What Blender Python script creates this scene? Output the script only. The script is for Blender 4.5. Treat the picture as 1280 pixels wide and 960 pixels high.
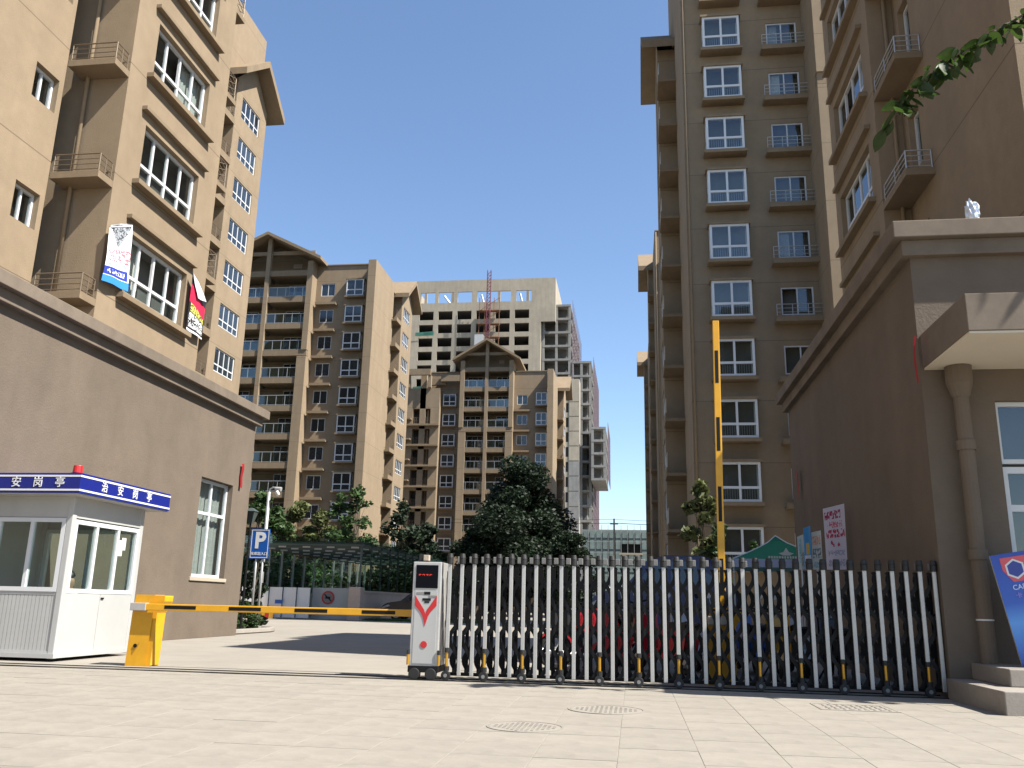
import bpy, bmesh, math, random
import numpy as np
from mathutils import Vector, Matrix, Euler
rnd = random.Random(7)
S = bpy.context.scene
C = S.collection
for o in list(bpy.data.objects): bpy.data.objects.remove(o)
# ------------------------------------------------------------------ camera, sky, sun, exposure
F0, YAW, PITCH, ROLL, EYE = 1085., -.1409, .2487, .0226, 1.05
def _axes():
    f = Vector((math.sin(YAW)*math.cos(PITCH), math.cos(YAW)*math.cos(PITCH), math.sin(PITCH)))
    r = Vector((math.cos(YAW), -math.sin(YAW), 0)); u = r.cross(f)
    return math.cos(ROLL)*r+math.sin(ROLL)*u, -math.sin(ROLL)*r+math.cos(ROLL)*u, f
CR, CU, CF = _axes()
cd = bpy.data.cameras.new('camera'); cam = bpy.data.objects.new('camera', cd); C.objects.link(cam)
cd.sensor_width = 36; cd.sensor_fit = 'HORIZONTAL'; cd.lens = F0/1280*36; cd.clip_end = 5000; cd.clip_start = .05
m = Matrix((CR, CU, -CF)).transposed().to_4x4(); m.translation = (0, 0, EYE); cam.matrix_world = m
S.camera = cam
def ray(px, py): return CR*((px-640)/F0)+CU*((480-py)/F0)+CF
def gnd(px, py, z=0): d = ray(px, py); return d*((z-EYE)/d.z)+Vector((0, 0, EYE))
def onY(px, py, Y): d = ray(px, py); return d*(Y/d.y)+Vector((0, 0, EYE))
def onX(px, py, X): d = ray(px, py); return d*(X/d.x)+Vector((0, 0, EYE))
SUN = Vector((.76, -.23, 1.0)).normalized()
w = bpy.data.worlds.new('World'); S.world = w; w.use_nodes = True
nt = w.node_tree; bg = nt.nodes['Background']; sky = nt.nodes.new('ShaderNodeTexSky')
sky.sky_type = 'NISHITA'; sky.sun_disc = False; sky.sun_elevation = math.asin(SUN.z)
sky.sun_rotation = math.atan2(SUN.x, SUN.y); sky.air_density = 1.0; sky.dust_density = .3; sky.ozone_density = 3.0
nt.links.new(sky.outputs[0], bg.inputs[0]); bg.inputs[1].default_value = .088
sd = bpy.data.lights.new('sun', 'SUN'); sd.energy = 5.0; sd.angle = math.radians(.5); sd.color = (1, .95, .86)
so = bpy.data.objects.new('sun', sd); C.objects.link(so); so.rotation_euler = (-SUN).to_track_quat('-Z', 'Y').to_euler(); so.location = (30, -20, 60)
S.view_settings.view_transform = 'Standard'; S.view_settings.look = 'None'; S.view_settings.gamma = 1
S.view_settings.exposure = 1.33
S.render.engine = 'CYCLES'; S.cycles.transparent_max_bounces = 24; S.cycles.max_bounces = 8; S.cycles.diffuse_bounces = 3
# ------------------------------------------------------------------ materials
MATS = {}
def mat(name, col=(.5, .5, .5), rough=.7, metal=0., var=0., scale=3., bump=0., bscale=40., streak=0., objrand=0., spec=.5, line=None, trans=0., dirt=0.):
    if name in MATS: return MATS[name]
    M = bpy.data.materials.new(name); M.use_nodes = True; t = M.node_tree; N = t.nodes; L = t.links
    b = N['Principled BSDF']; b.inputs['Roughness'].default_value = rough; b.inputs['Metallic'].default_value = metal
    b.inputs['Specular IOR Level'].default_value = spec
    tc = N.new('ShaderNodeTexCoord'); src = None
    rgb = N.new('ShaderNodeRGB'); rgb.outputs[0].default_value = (*col, 1); src = rgb.outputs[0]
    def mul(fac, lo, hi, s):
        mr = N.new('ShaderNodeMapRange'); mr.inputs['From Min'].default_value = .3; mr.inputs['From Max'].default_value = .7
        mr.inputs['To Min'].default_value = lo; mr.inputs['To Max'].default_value = hi; L.new(fac, mr.inputs['Value'])
        vm = N.new('ShaderNodeVectorMath'); vm.operation = 'SCALE'; L.new(s, vm.inputs[0]); L.new(mr.outputs[0], vm.inputs['Scale']); return vm.outputs[0]
    if var:
        n = N.new('ShaderNodeTexNoise'); n.inputs['Scale'].default_value = scale; n.inputs['Detail'].default_value = 8; n.inputs['Roughness'].default_value = .65
        L.new(tc.outputs['Object'], n.inputs['Vector']); src = mul(n.outputs[0], 1-var, 1+var, src)
        n2 = N.new('ShaderNodeTexNoise'); n2.inputs['Scale'].default_value = scale*.17; n2.inputs['Detail'].default_value = 3
        L.new(tc.outputs['Object'], n2.inputs['Vector']); src = mul(n2.outputs[0], 1-var*.8, 1+var*.8, src)
    if streak:
        mp = N.new('ShaderNodeMapping'); mp.inputs['Scale'].default_value = (.8, .8, .1); L.new(tc.outputs['Object'], mp.inputs[0])
        n = N.new('ShaderNodeTexNoise'); n.inputs['Scale'].default_value = 1.6; n.inputs['Detail'].default_value = 6; L.new(mp.outputs[0], n.inputs['Vector'])
        src = mul(n.outputs[0], 1-streak, 1+streak*.5, src)
    if dirt:
        n = N.new('ShaderNodeTexNoise'); n.inputs['Scale'].default_value = .9; n.inputs['Detail'].default_value = 9; n.inputs['Roughness'].default_value = .72; n.inputs['Distortion'].default_value = .6
        L.new(tc.outputs['Object'], n.inputs['Vector']); src = mul(n.outputs[0], 1+dirt*.3, 1-dirt, src)
    if line:   # scored joint every storey
        sx = N.new('ShaderNodeSeparateXYZ'); L.new(tc.outputs['Object'], sx.inputs[0])
        a = N.new('ShaderNodeMath'); a.operation = 'SUBTRACT'; L.new(sx.outputs['Z'], a.inputs[0]); a.inputs[1].default_value = line[0]
        d = N.new('ShaderNodeMath'); d.operation = 'PINGPONG'; L.new(a.outputs[0], d.inputs[0]); d.inputs[1].default_value = line[1]/2
        lt = N.new('ShaderNodeMath'); lt.operation = 'LESS_THAN'; L.new(d.outputs[0], lt.inputs[0]); lt.inputs[1].default_value = .014
        mx = N.new('ShaderNodeMix'); mx.data_type = 'RGBA'; mx.inputs['B'].default_value = (*[c*.55 for c in col], 1); L.new(lt.outputs[0], mx.inputs['Factor']); L.new(src, mx.inputs['A']); src = mx.outputs['Result']
    if objrand:
        oi = N.new('ShaderNodeObjectInfo'); mr = N.new('ShaderNodeMapRange'); mr.inputs['To Min'].default_value = 1-objrand; mr.inputs['To Max'].default_value = 1+objrand
        L.new(oi.outputs['Random'], mr.inputs['Value']); vm = N.new('ShaderNodeVectorMath'); vm.operation = 'SCALE'; L.new(src, vm.inputs[0]); L.new(mr.outputs[0], vm.inputs['Scale']); src = vm.outputs[0]
    L.new(src, b.inputs['Base Color'])
    if bump:
        n = N.new('ShaderNodeTexNoise'); n.inputs['Scale'].default_value = bscale; n.inputs['Detail'].default_value = 4; L.new(tc.outputs['Object'], n.inputs['Vector'])
        bp = N.new('ShaderNodeBump'); bp.inputs['Strength'].default_value = bump; bp.inputs['Distance'].default_value = .02; L.new(n.outputs[0], bp.inputs['Height']); L.new(bp.outputs[0], b.inputs['Normal'])
    if trans:
        tr = N.new('ShaderNodeBsdfTranslucent'); L.new(src, tr.inputs[0]); ms = N.new('ShaderNodeMixShader'); ms.inputs[0].default_value = trans
        L.new(b.outputs[0], ms.inputs[1]); L.new(tr.outputs[0], ms.inputs[2]); L.new(ms.outputs[0], N['Material Output'].inputs[0])
    MATS[name] = M; return M
def glass(name, tint=(.84, .88, .88), base=.045, thru=.55):
    if name in MATS: return MATS[name]
    M = bpy.data.materials.new(name); M.use_nodes = True; t = M.node_tree; N = t.nodes; L = t.links
    N.remove(N['Principled BSDF']); tr = N.new('ShaderNodeBsdfTransparent'); tr.inputs[0].default_value = (*tint, 1)
    g = N.new('ShaderNodeBsdfGlossy'); g.inputs['Roughness'].default_value = .03; g.inputs[0].default_value = (.9, .95, 1, 1)
    fr = N.new('ShaderNodeFresnel'); fr.inputs[0].default_value = 1.55
    ad = N.new('ShaderNodeMath'); ad.operation = 'ADD'; ad.inputs[1].default_value = base; L.new(fr.outputs[0], ad.inputs[0]); ge = N.new('ShaderNodeNewGeometry'); iv = N.new('ShaderNodeMath'); iv.operation = 'SUBTRACT'; iv.inputs[0].default_value = 1; L.new(ge.outputs['Backfacing'], iv.inputs[1]); ml = N.new('ShaderNodeMath'); ml.operation = 'MULTIPLY'; L.new(ad.outputs[0], ml.inputs[0]); L.new(iv.outputs[0], ml.inputs[1]); ad = ml
    ms = N.new('ShaderNodeMixShader'); L.new(ad.outputs[0], ms.inputs[0]); L.new(tr.outputs[0], ms.inputs[1]); L.new(g.outputs[0], ms.inputs[2])
    # uneven pane: very slight waviness
    n = N.new('ShaderNodeTexNoise'); n.inputs['Scale'].default_value = 1.3; bp = N.new('ShaderNodeBump'); bp.inputs['Strength'].default_value = .06; L.new(n.outputs[0], bp.inputs['Height']); L.new(bp.outputs[0], g.inputs['Normal'])
    L.new(ms.outputs[0], N['Material Output'].inputs[0]); MATS[name] = M; return M
def printed(name, bgcol, inks, rows=9., cols=7., thr=.45):
    """flat print: rows of lettering too small to read, in bands along Z (generated coords)"""
    M = bpy.data.materials.new(name); M.use_nodes = True; t = M.node_tree; N = t.nodes; L = t.links; b = N['Principled BSDF']; b.inputs['Roughness'].default_value = .6
    tc = N.new('ShaderNodeTexCoord'); sx = N.new('ShaderNodeSeparateXYZ'); L.new(tc.outputs['UV'], sx.inputs[0])
    src = N.new('ShaderNodeRGB'); src.outputs[0].default_value = (*bgcol, 1); src = src.outputs[0]
    for (v0, v1, u0, u1, col, style) in inks:
        def rng(s, a, c):
            g = N.new('ShaderNodeMath'); g.operation = 'GREATER_THAN'; L.new(s, g.inputs[0]); g.inputs[1].default_value = a
            l = N.new('ShaderNodeMath'); l.operation = 'LESS_THAN'; L.new(s, l.inputs[0]); l.inputs[1].default_value = c
            mm = N.new('ShaderNodeMath'); mm.operation = 'MULTIPLY'; L.new(g.outputs[0], mm.inputs[0]); L.new(l.outputs[0], mm.inputs[1]); return mm.outputs[0]
        k = N.new('ShaderNodeMath'); k.operation = 'MULTIPLY'; L.new(rng(sx.outputs['Y'], v0, v1), k.inputs[0]); L.new(rng(sx.outputs['X'], u0, u1), k.inputs[1]); fac = k.outputs[0]
        if style:
            mp = N.new('ShaderNodeMapping'); mp.inputs['Scale'].default_value = (style*2.2, style*3., 1); L.new(tc.outputs['UV'], mp.inputs[0])
            n = N.new('ShaderNodeTexVoronoi'); n.distance = 'CHEBYCHEV'; n.inputs['Scale'].default_value = 1.6; L.new(mp.outputs[0], n.inputs['Vector'])
            l = N.new('ShaderNodeMath'); l.operation = 'LESS_THAN'; L.new(n.outputs['Distance'], l.inputs[0]); l.inputs[1].default_value = thr
            k = N.new('ShaderNodeMath'); k.operation = 'MULTIPLY'; L.new(fac, k.inputs[0]); L.new(l.outputs[0], k.inputs[1]); fac = k.outputs[0]
        mx = N.new('ShaderNodeMix'); mx.data_type = 'RGBA'; mx.inputs['B'].default_value = (*col, 1); L.new(fac, mx.inputs['Factor']); L.new(src, mx.inputs['A']); src = mx.outputs['Result']
    L.new(src, b.inputs['Base Color']); return M
PITCHZ = 2.985
WALL = (.24, .183, .122)
m_wall = mat('beige_stucco', WALL, .92, var=.05, scale=2.5, bump=.25, bscale=60, streak=.08, line=(4.75, PITCHZ), spec=.2, dirt=.07)
m_trim = mat('beige_trim', (.205, .155, .102), .9, var=.07, scale=4, bump=.2, spec=.2, streak=.08)
m_pod = mat('taupe_render', (.14, .111, .085), .9, var=.07, scale=1.6, bump=.3, bscale=30, streak=.09, spec=.2, dirt=.1)
m_corn = mat('cornice_render', (.155, .125, .097), .9, var=.12, scale=3, bump=.12, bscale=90, streak=.12, spec=.2)
m_canopy = mat('pale_canopy_render', (.36, .305, .235), .9, var=.06, scale=2, bump=.2, spec=.2)
m_white = mat('white_aluminium', (.55, .56, .57), .4, var=.03, scale=4)
m_booth = mat('white_booth_panel', (.37, .37, .36), .45, var=.04, scale=3, streak=.08)
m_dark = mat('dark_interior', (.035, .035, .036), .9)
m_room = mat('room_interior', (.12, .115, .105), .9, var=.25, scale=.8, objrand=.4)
m_curtain = mat('white_curtain', (.45, .435, .4), .9, var=.1, scale=9, objrand=.2)
m_fglass = mat('far_window_glass', (.022, .03, .038), .06, var=.5, scale=.7, spec=.9, objrand=.5)
m_glass = glass('window_glass')
m_clear = glass('clear_glass', (.86, .92, .9), .03)
m_green = glass('green_tinted_glass', (.72, .82, .78), .05)
m_rail = mat('grey_railing_steel', (.42, .42, .42), .45, metal=.6)
m_brail = mat('bronze_railing_steel', (.17, .13, .09), .5, metal=.3)
m_steel = mat('brushed_steel', (.42, .41, .39), .38, metal=.3, var=.06, scale=14)
m_black = mat('black_rubber', (.011, .011, .011), .6, var=.2, scale=8)
m_blackm = mat('black_painted_metal', (.004, .004, .0043), .55, var=.15, scale=6, spec=.25)
m_gold = mat('gold_sleeve', (.5, .27, .035), .35, metal=.6)
m_yellow = mat('yellow_paint', (.6, .30, .012), .45, var=.07, scale=6, dirt=.1)
m_red = mat('red_paint', (.42, .016, .018), .4)
m_blue = mat('blue_sign_paint', (.006, .013, .16), .45, var=.05)
m_signb = mat('sign_blue', (.008, .08, .34), .4)
m_wtxt = mat('white_lettering', (.6, .6, .6), .5)
m_conc = mat('raw_concrete', (.3, .265, .21), .9, var=.1, scale=.6, streak=.12, spec=.2)
m_concg = mat('grey_concrete', (.21, .205, .195), .9, var=.14, scale=.5, streak=.15, spec=.2)
m_dkgreen = mat('green_steel', (.06, .075, .07), .5, metal=.2)
m_bark = mat('bark', (.11, .085, .06), .9, var=.3, scale=10, bump=.5)
m_stone = mat('granite_step', (.235, .21, .18), .8, var=.08, scale=14, bump=.1, dirt=.1)
m_tile = mat('granite_paver', (.243, .221, .188), .85, var=.06, scale=9, bump=.12, bscale=90, objrand=.035, dirt=.3, spec=.25)
m_joint = mat('paver_joint', (.205, .186, .158), .95, var=.15, scale=3)
m_road = mat('concrete_road', (.24, .219, .188), .9, var=.06, scale=1.2, bump=.12, bscale=70, dirt=.1, spec=.2)
m_earth = mat('ground_soil', (.2, .18, .14), .95, var=.2, scale=.3)
def leafmat(n, c, tr=.25, **k): return mat(n, c, .6, var=.45, scale=k.get('scale', 2.), trans=tr, spec=.3)
m_leaf_dk = leafmat('dark_leaves', (.014, .026, .012)); m_leaf = leafmat('green_leaves', (.042, .078, .024)); m_leaf_y = leafmat('yellow_green_leaves', (.085, .1, .034))
m_grass = leafmat('grass_blades', (.07, .13, .03))
# ------------------------------------------------------------------ mesh helpers
class MB:
    def __init__(s): s.v = []; s.f = []; s.mi = []
    def face(s, pts, m=0):
        i = len(s.v); s.v += [tuple(p) for p in pts]; s.f.append(tuple(range(i, i+len(pts)))); s.mi.append(m)
    def box(s, x0, x1, y0, y1, z0, z1, m=0):
        if x0 > x1: x0, x1 = x1, x0
        if y0 > y1: y0, y1 = y1, y0
        i = len(s.v); s.v += [(x, y, z) for z in (z0, z1) for y in (y0, y1) for x in (x0, x1)]
        for q in ((0, 2, 3, 1), (4, 5, 7, 6), (0, 1, 5, 4), (2, 6, 7, 3), (0, 4, 6, 2), (1, 3, 7, 5)): s.f.append(tuple(i+k for k in q)); s.mi.append(m)
        return s
    def cyl(s, p, q, r, n=10, r2=None, m=0, cap=True):
        p = Vector(p); q = Vector(q); d = (q-p).normalized(); a = d.orthogonal().normalized(); b = d.cross(a); r2 = r if r2 is None else r2; i = len(s.v)
        for (c, rr) in ((p, r), (q, r2)):
            for k in range(n): t = 2*math.pi*k/n; s.v.append(tuple(c+a*rr*math.cos(t)+b*rr*math.sin(t)))
        for k in range(n): j = (k+1) % n; s.f.append((i+k, i+j, i+n+j, i+n+k)); s.mi.append(m)
        if cap: s.f.append(tuple(i+k for k in reversed(range(n)))); s.mi.append(m); s.f.append(tuple(i+n+k for k in range(n))); s.mi.append(m)
        return s
    def tube(s, pts, r, n=6, m=0, taper=None):
        pts = [Vector(p) for p in pts]; i0 = len(s.v); N = len(pts)
        for k, p in enumerate(pts):
            d = (pts[min(k+1, N-1)]-pts[max(k-1, 0)]).normalized(); a = d.cross(Vector((.31, .17, .93))).normalized(); b = d.cross(a)
            rr = r if taper is None else r+(taper-r)*k/(N-1)
            for j in range(n): t = 2*math.pi*j/n; s.v.append(tuple(p+a*rr*math.cos(t)+b*rr*math.sin(t)))
        for k in range(N-1):
            for j in range(n): jj = (j+1) % n; s.f.append((i0+k*n+j, i0+k*n+jj, i0+k*n+n+jj, i0+k*n+n+j)); s.mi.append(m)
        s.f.append(tuple(i0+k for k in reversed(range(n)))); s.mi.append(m); s.f.append(tuple(i0+(N-1)*n+k for k in range(n))); s.mi.append(m)
        return s
    def prism(s, poly, axis, a0, a1, m=0):
        ax = 'xyz'.index(axis); i = len(s.v); n = len(poly)
        for a in (a0, a1):
            for (p, q) in poly:
                v = [p, q]; v.insert(ax, a); s.v.append(tuple(v))
        for k in range(n): j = (k+1) % n; s.f.append((i+k, i+j, i+n+j, i+n+k)); s.mi.append(m)
        s.f.append(tuple(range(i, i+n))); s.mi.append(m); s.f.append(tuple(range(i+2*n-1, i+n-1, -1))); s.mi.append(m)
        return s
    def facade(s, o, u, n, U, Z, ops, depth=.15, m=0):
        o = Vector(o); u = Vector(u); n = Vector(n); P = lambda a, z, d=0: o+u*a+Vector((0, 0, z))-n*d
        cu = sorted({U[0], U[1], *[x for q in ops for x in q[:2] if U[0] < x < U[1]]}); cz = sorted({Z[0], Z[1], *[x for q in ops for x in q[2:] if Z[0] < x < Z[1]]})
        for a, b in zip(cu, cu[1:]):
            for c, d in zip(cz, cz[1:]):
                uu, zz = (a+b)/2, (c+d)/2
                if any(q[0] < uu < q[1] and q[2] < zz < q[3] for q in ops): continue
                s.face((P(a, c), P(b, c), P(b, d), P(a, d)), m)
        for (a, b, c, d) in ops:
            for (p, q, r, t) in ((a, c, b, c), (b, c, b, d), (b, d, a, d), (a, d, a, c)): s.face((P(p, q), P(r, t), P(r, t, depth), P(p, q, depth)), m)
        return s
    def mesh(s, name, mats, bevel=0, smooth=False, off=None):
        me = bpy.data.meshes.new(name)
        v = s.v if off is None else [(a-off[0], b-off[1], c-off[2]) for a, b, c in s.v]
        me.from_pydata(v, [], s.f)
        for q in (mats if isinstance(mats, (list, tuple)) else [mats]): me.materials.append(q)
        me.polygons.foreach_set('material_index', s.mi)
        bm = bmesh.new(); bm.from_mesh(me)
        if bevel:
            bmesh.ops.remove_doubles(bm, verts=bm.verts, dist=1e-5)
            bmesh.ops.bevel(bm, geom=[e for e in bm.edges if len(e.link_faces) == 2 and e.calc_face_angle(0) > .5], offset=bevel, segments=2, affect='EDGES', profile=.6)
        bmesh.ops.recalc_face_normals(bm, faces=bm.faces); bm.to_mesh(me); bm.free()
        if smooth: me.polygons.foreach_set('use_smooth', [True]*len(me.polygons))
        me.update(); return me
    def build(s, name, mats, parent=None, bevel=0, smooth=False, org=None):
        """world coordinates in, object with its origin at org (or its parent's origin)"""
        org = Vector(org) if org is not None else (WL.get(parent, Vector()) if parent else Vector())
        me = s.mesh(name, mats, bevel, smooth, off=org); return place(name, me, parent, org)
WL = {}
def place(name, me, parent=None, world=(0, 0, 0), rz=0., scale=None, rot=None):
    o = bpy.data.objects.new(name, me); C.objects.link(o); world = Vector(world)
    if parent is not None: o.parent = parent; o.location = world-WL[parent]
    else: o.location = world
    o.rotation_euler = rot or (0, 0, rz)
    if scale: o.scale = scale
    WL[o] = world; return o
def sub(name, me, parent, loc=(0, 0, 0), rot=(0, 0, 0)):
    o = bpy.data.objects.new(name, me); C.objects.link(o); o.parent = parent; o.location = loc; o.rotation_euler = rot; return o
def tag(o, label, cat, group=None):
    o['label'] = label; o['category'] = cat
    if group: o['group'] = group
    return o
def thing(name, label, cat, loc=(0, 0, 0), group=None, rz=0.):
    o = place(name, None, None, loc, rz); o.empty_display_size = .3; return tag(o, label, cat, group)
def struct(o): o['kind'] = 'structure'; return o
def text_mesh(s, size, m, name='lettering', ext=.004, bold=.0):
    cu = bpy.data.curves.new(name, 'FONT'); cu.body = s; cu.size = size; cu.align_x = 'CENTER'; cu.align_y = 'CENTER'; cu.extrude = ext; cu.offset = bold*size; cu.resolution_u = 3
    t = bpy.data.objects.new(name, cu); C.objects.link(t); bpy.context.view_layer.update()
    me = bpy.data.meshes.new_from_object(t.evaluated_get(bpy.context.evaluated_depsgraph_get())); bpy.data.objects.remove(t); me.name = name
    me.materials.clear(); me.materials.append(m); return me
# text faces +Z in XY; these turn it upright
UP = lambda rz=0: (math.pi/2, 0, rz)
_wc = {}
def win_meshes(w, h, cols, rows, fr=.06, dp=.08, far=True):
    """frame (origin at bottom centre, facing -Y) and list of pane rectangles; rows = heights from the bottom"""
    k = (round(w, 3), round(h, 3), cols, tuple(rows), fr, far)
    if k in _wc: return _wc[k]
    b = MB(); panes = []
    b.box(-w/2, -w/2+fr, 0, dp, 0, h); b.box(w/2-fr, w/2, 0, dp, 0, h); b.box(-w/2+fr, w/2-fr, 0, dp, 0, fr); b.box(-w/2+fr, w/2-fr, 0, dp, h-fr, h)
    zc = [0]+list(rows)+[h]
    for z in rows: b.box(-w/2+fr, w/2-fr, .003, dp-.003, z-fr*.5, z+fr*.5)
    for i in range(1, cols):
        x = -w/2+w*i/cols
        for a, c in zip(zc, zc[1:]): b.box(x-fr*.45, x+fr*.45, .006, dp-.006, a+fr*.5, c-fr*.5)
    for a, c in zip(zc, zc[1:]):
        for i in range(cols): panes.append((-w/2+w*i/cols, -w/2+w*(i+1)/cols, a, c))
    fm = b.mesh('window_frame', m_white)
    if far:
        g = MB(); g.box(-w/2+fr*.5, w/2-fr*.5, dp*.45, dp*.6, fr*.5, h-fr*.5); gm = g.mesh('pane', m_fglass)
    else:
        gm = []
        for (x0, x1, z0, z1) in panes:
            g = MB(); g.box(x0+fr*.4, x1-fr*.4, dp*.45, dp*.52, z0+fr*.4, z1-fr*.4); gm.append(g.mesh('pane', m_glass))
    _wc[k] = (fm, gm); return _wc[k]
_room = {}
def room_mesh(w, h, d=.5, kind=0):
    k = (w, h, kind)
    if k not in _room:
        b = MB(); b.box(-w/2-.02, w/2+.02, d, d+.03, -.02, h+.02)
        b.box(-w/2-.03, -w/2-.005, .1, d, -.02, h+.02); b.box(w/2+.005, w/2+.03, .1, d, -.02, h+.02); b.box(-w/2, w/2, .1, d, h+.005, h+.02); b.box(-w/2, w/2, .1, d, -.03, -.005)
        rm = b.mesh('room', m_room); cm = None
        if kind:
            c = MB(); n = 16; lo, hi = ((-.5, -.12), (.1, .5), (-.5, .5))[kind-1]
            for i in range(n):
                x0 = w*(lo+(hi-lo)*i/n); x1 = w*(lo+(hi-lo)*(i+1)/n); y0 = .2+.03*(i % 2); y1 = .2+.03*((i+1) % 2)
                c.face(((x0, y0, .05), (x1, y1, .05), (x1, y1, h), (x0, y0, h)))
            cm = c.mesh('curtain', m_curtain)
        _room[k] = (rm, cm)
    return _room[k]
def window(parent, loc, rz, w, h, cols=2, rows=(), fr=.06, far=True, open_pane=None, kind=None):
    fm, gm = win_meshes(w, h, cols, rows, fr, far=far)
    o = place('window', fm, parent, loc, rz)
    if far: sub('pane', gm, o)
    else:
        for i, g in enumerate(gm):
            if i != open_pane: sub('pane', g, o)
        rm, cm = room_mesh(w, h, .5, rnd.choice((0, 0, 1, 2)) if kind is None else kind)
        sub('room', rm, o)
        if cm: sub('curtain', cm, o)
    return o
_rc = {}
def rail_mesh(L, h, nb, posts, mtl, r=.016, key=''):
    k = (round(L, 3), h, nb, posts, mtl.name)
    if k not in _rc:
        b = MB()
        for i in range(nb): z = h-(h*.86)*i/max(1, nb-1); b.cyl((-L/2, 0, z), (L/2, 0, z), r*(1.25 if i == 0 else .8), 6)
        for i in range(posts): x = -L/2+L*i/(posts-1); b.cyl((x, 0, 0), (x, 0, h), r, 6)
        _rc[k] = b.mesh('railing', mtl)
    return _rc[k]
# ------------------------------------------------------------------ ground
b = MB(); b.face(((-2500, -2500, -.05), (2500, -2500, -.05), (2500, 2500, -.05), (-2500, 2500, -.05))); struct(b.build('ground', m_earth))
b = MB(); b.face(((-30, -14, -.0035), (30, -14, -.0035), (30, 12.62, -.0035), (-30, 12.62, -.0035)))
pave = struct(b.build('pavement', m_joint, org=(0, 8, -.014)))
TS = .6; tb = MB(); g_ = .001; tb.prism([(-.3+g_, -.014), (.3-g_, -.014), (.3-g_, -.002), (.3-g_-.002, 0), (-.3+g_+.002, 0), (-.3+g_, -.002)], 'y', -.3+g_, .3-g_)
tile_me = tb.mesh('paver', m_tile); rest = MB(); cnt = 0; cells = []
for i in range(-46, 46):
    for j in range(-22, 21):
        x = i*TS+.17; y = 12.3-(20-j)*TS
        d = Vector((x, y, 0))-Vector((0, 0, EYE)); zc = d.dot(CF)
        vis = zc > .5 and abs(640+F0*d.dot(CR)/zc-640) < 690 and 480-F0*d.dot(CU)/zc < 1010 and y < 12.35 and not (x > 4.2 and y > 10.5)
        cells.append((not vis, d.length, x, y))
cells.sort()
for k, (nv, _, x, y) in enumerate(cells):
    if y > 12.35: continue
    dz = rnd.uniform(-.0012, .0012)
    if not nv and k < 298: place('paver', tile_me, pave, (x, y, dz), rot=(rnd.uniform(-.0012, .0012), rnd.uniform(-.0012, .0012), 0))
    else: rest.box(x-.2975, x+.2975, y-.2975, y+.2975, -.013, dz-.0008)
o = rest.build('outlying_pavers', m_tile, pave); o['kind'] = 'stuff'
b = MB(); b.face(((-11.9, 12.62, -.006), (40, 12.62, -.006), (40, 260, -.006), (-60, 260, -.006), (-60, 27, -.006), (-11.9, 27, -.006))); struct(b.build('road', m_road, org=(-4, 30, 0)))
b = MB(); b.box(-14, 4.0, 12.62, 12.75, -.01, .004); b.box(-14, 4.0, 12.40, 12.44, -.01, .012, 1); b.box(-14, 4.0, 12.80, 12.84, -.01, .012, 1)
b.build('gate_track', [m_joint, m_blackm], None, org=(-4, 12.6, 0)); tag(bpy.data.objects['gate_track'], 'dark steel floor track running from the folding gate across the driveway', 'track')
# manholes and drain cover
def manhole(c, r, label):
    t = thing('manhole_cover', label, 'manhole', (c[0], c[1], 0)); b = MB()
    n = 40
    for (r0, r1, z) in ((r, r*.94, .006),):
        for k in range(n):
            a, e = 2*math.pi*k/n, 2*math.pi*(k+1)/n
            P = lambda q, t_, zz: (c[0]+q*math.cos(t_), c[1]+q*math.sin(t_), zz)
            b.face((P(r0, a, z), P(r0, e, z), P(r1, e, z), P(r1, a, z))); b.face((P(r0, a, -.01), P(r0, e, -.01), P(r0, e, z), P(r0, a, z))); b.face((P(r1, a, -.01), P(r1, e, -.01), P(r1, e, z), P(r1, a, z)))
    b.build('rim', m_joint, t); d = MB(); d.cyl((c[0], c[1], -.01), (c[0], c[1], .004), r*.925, 40); d.build('lid', m_stone, t)
    p = MB()
    for k in range(-6, 7):
        for q in range(-6, 7):
            x, y = c[0]+k*r*.125, c[1]+q*r*.125
            if math.hypot(x-c[0], y-c[1]) < r*.8 and (k+q) % 2: p.box(x-.012, x+.012, y-.03, y+.03, .004, .009)
    p.build('raised_pattern', m_joint, t)['kind'] = 'stuff'
manhole((-.97, 8.15), .345, 'round patterned manhole cover, the farther of two from the folding gate'); manhole((-.3, 9.72), .405, 'round patterned manhole cover, the one closer to the folding gate')
t = thing('drain_cover', 'rectangular patterned drain cover beside the shadow edge near the steps', 'drain cover', (2.45, 10.85, 0)); b = MB(); b.box(2.06, 2.84, 10.55, 11.15, -.01, .004); b.build('plate', m_stone, t)
b = MB(); b.box(2.03, 2.055, 10.52, 11.18, -.01, .006); b.box(2.845, 2.87, 10.52, 11.18, -.01, .006); b.box(2.055, 2.845, 10.52, 10.545, -.01, .006); b.box(2.055, 2.845, 11.155, 11.18, -.01, .006); b.build('rim', m_joint, t)
b = MB()
for i in range(9):
    for j in range(6): x = 2.14+i*.08; y = 10.62+j*.095; b.box(x-.024, x+.024, y-.012, y+.012, .004, .009) if (i+j) % 2 else b.box(x-.01, x+.01, y-.03, y+.03, .004, .009)
b.build('raised_pattern', m_joint, t)['kind'] = 'stuff'
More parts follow.
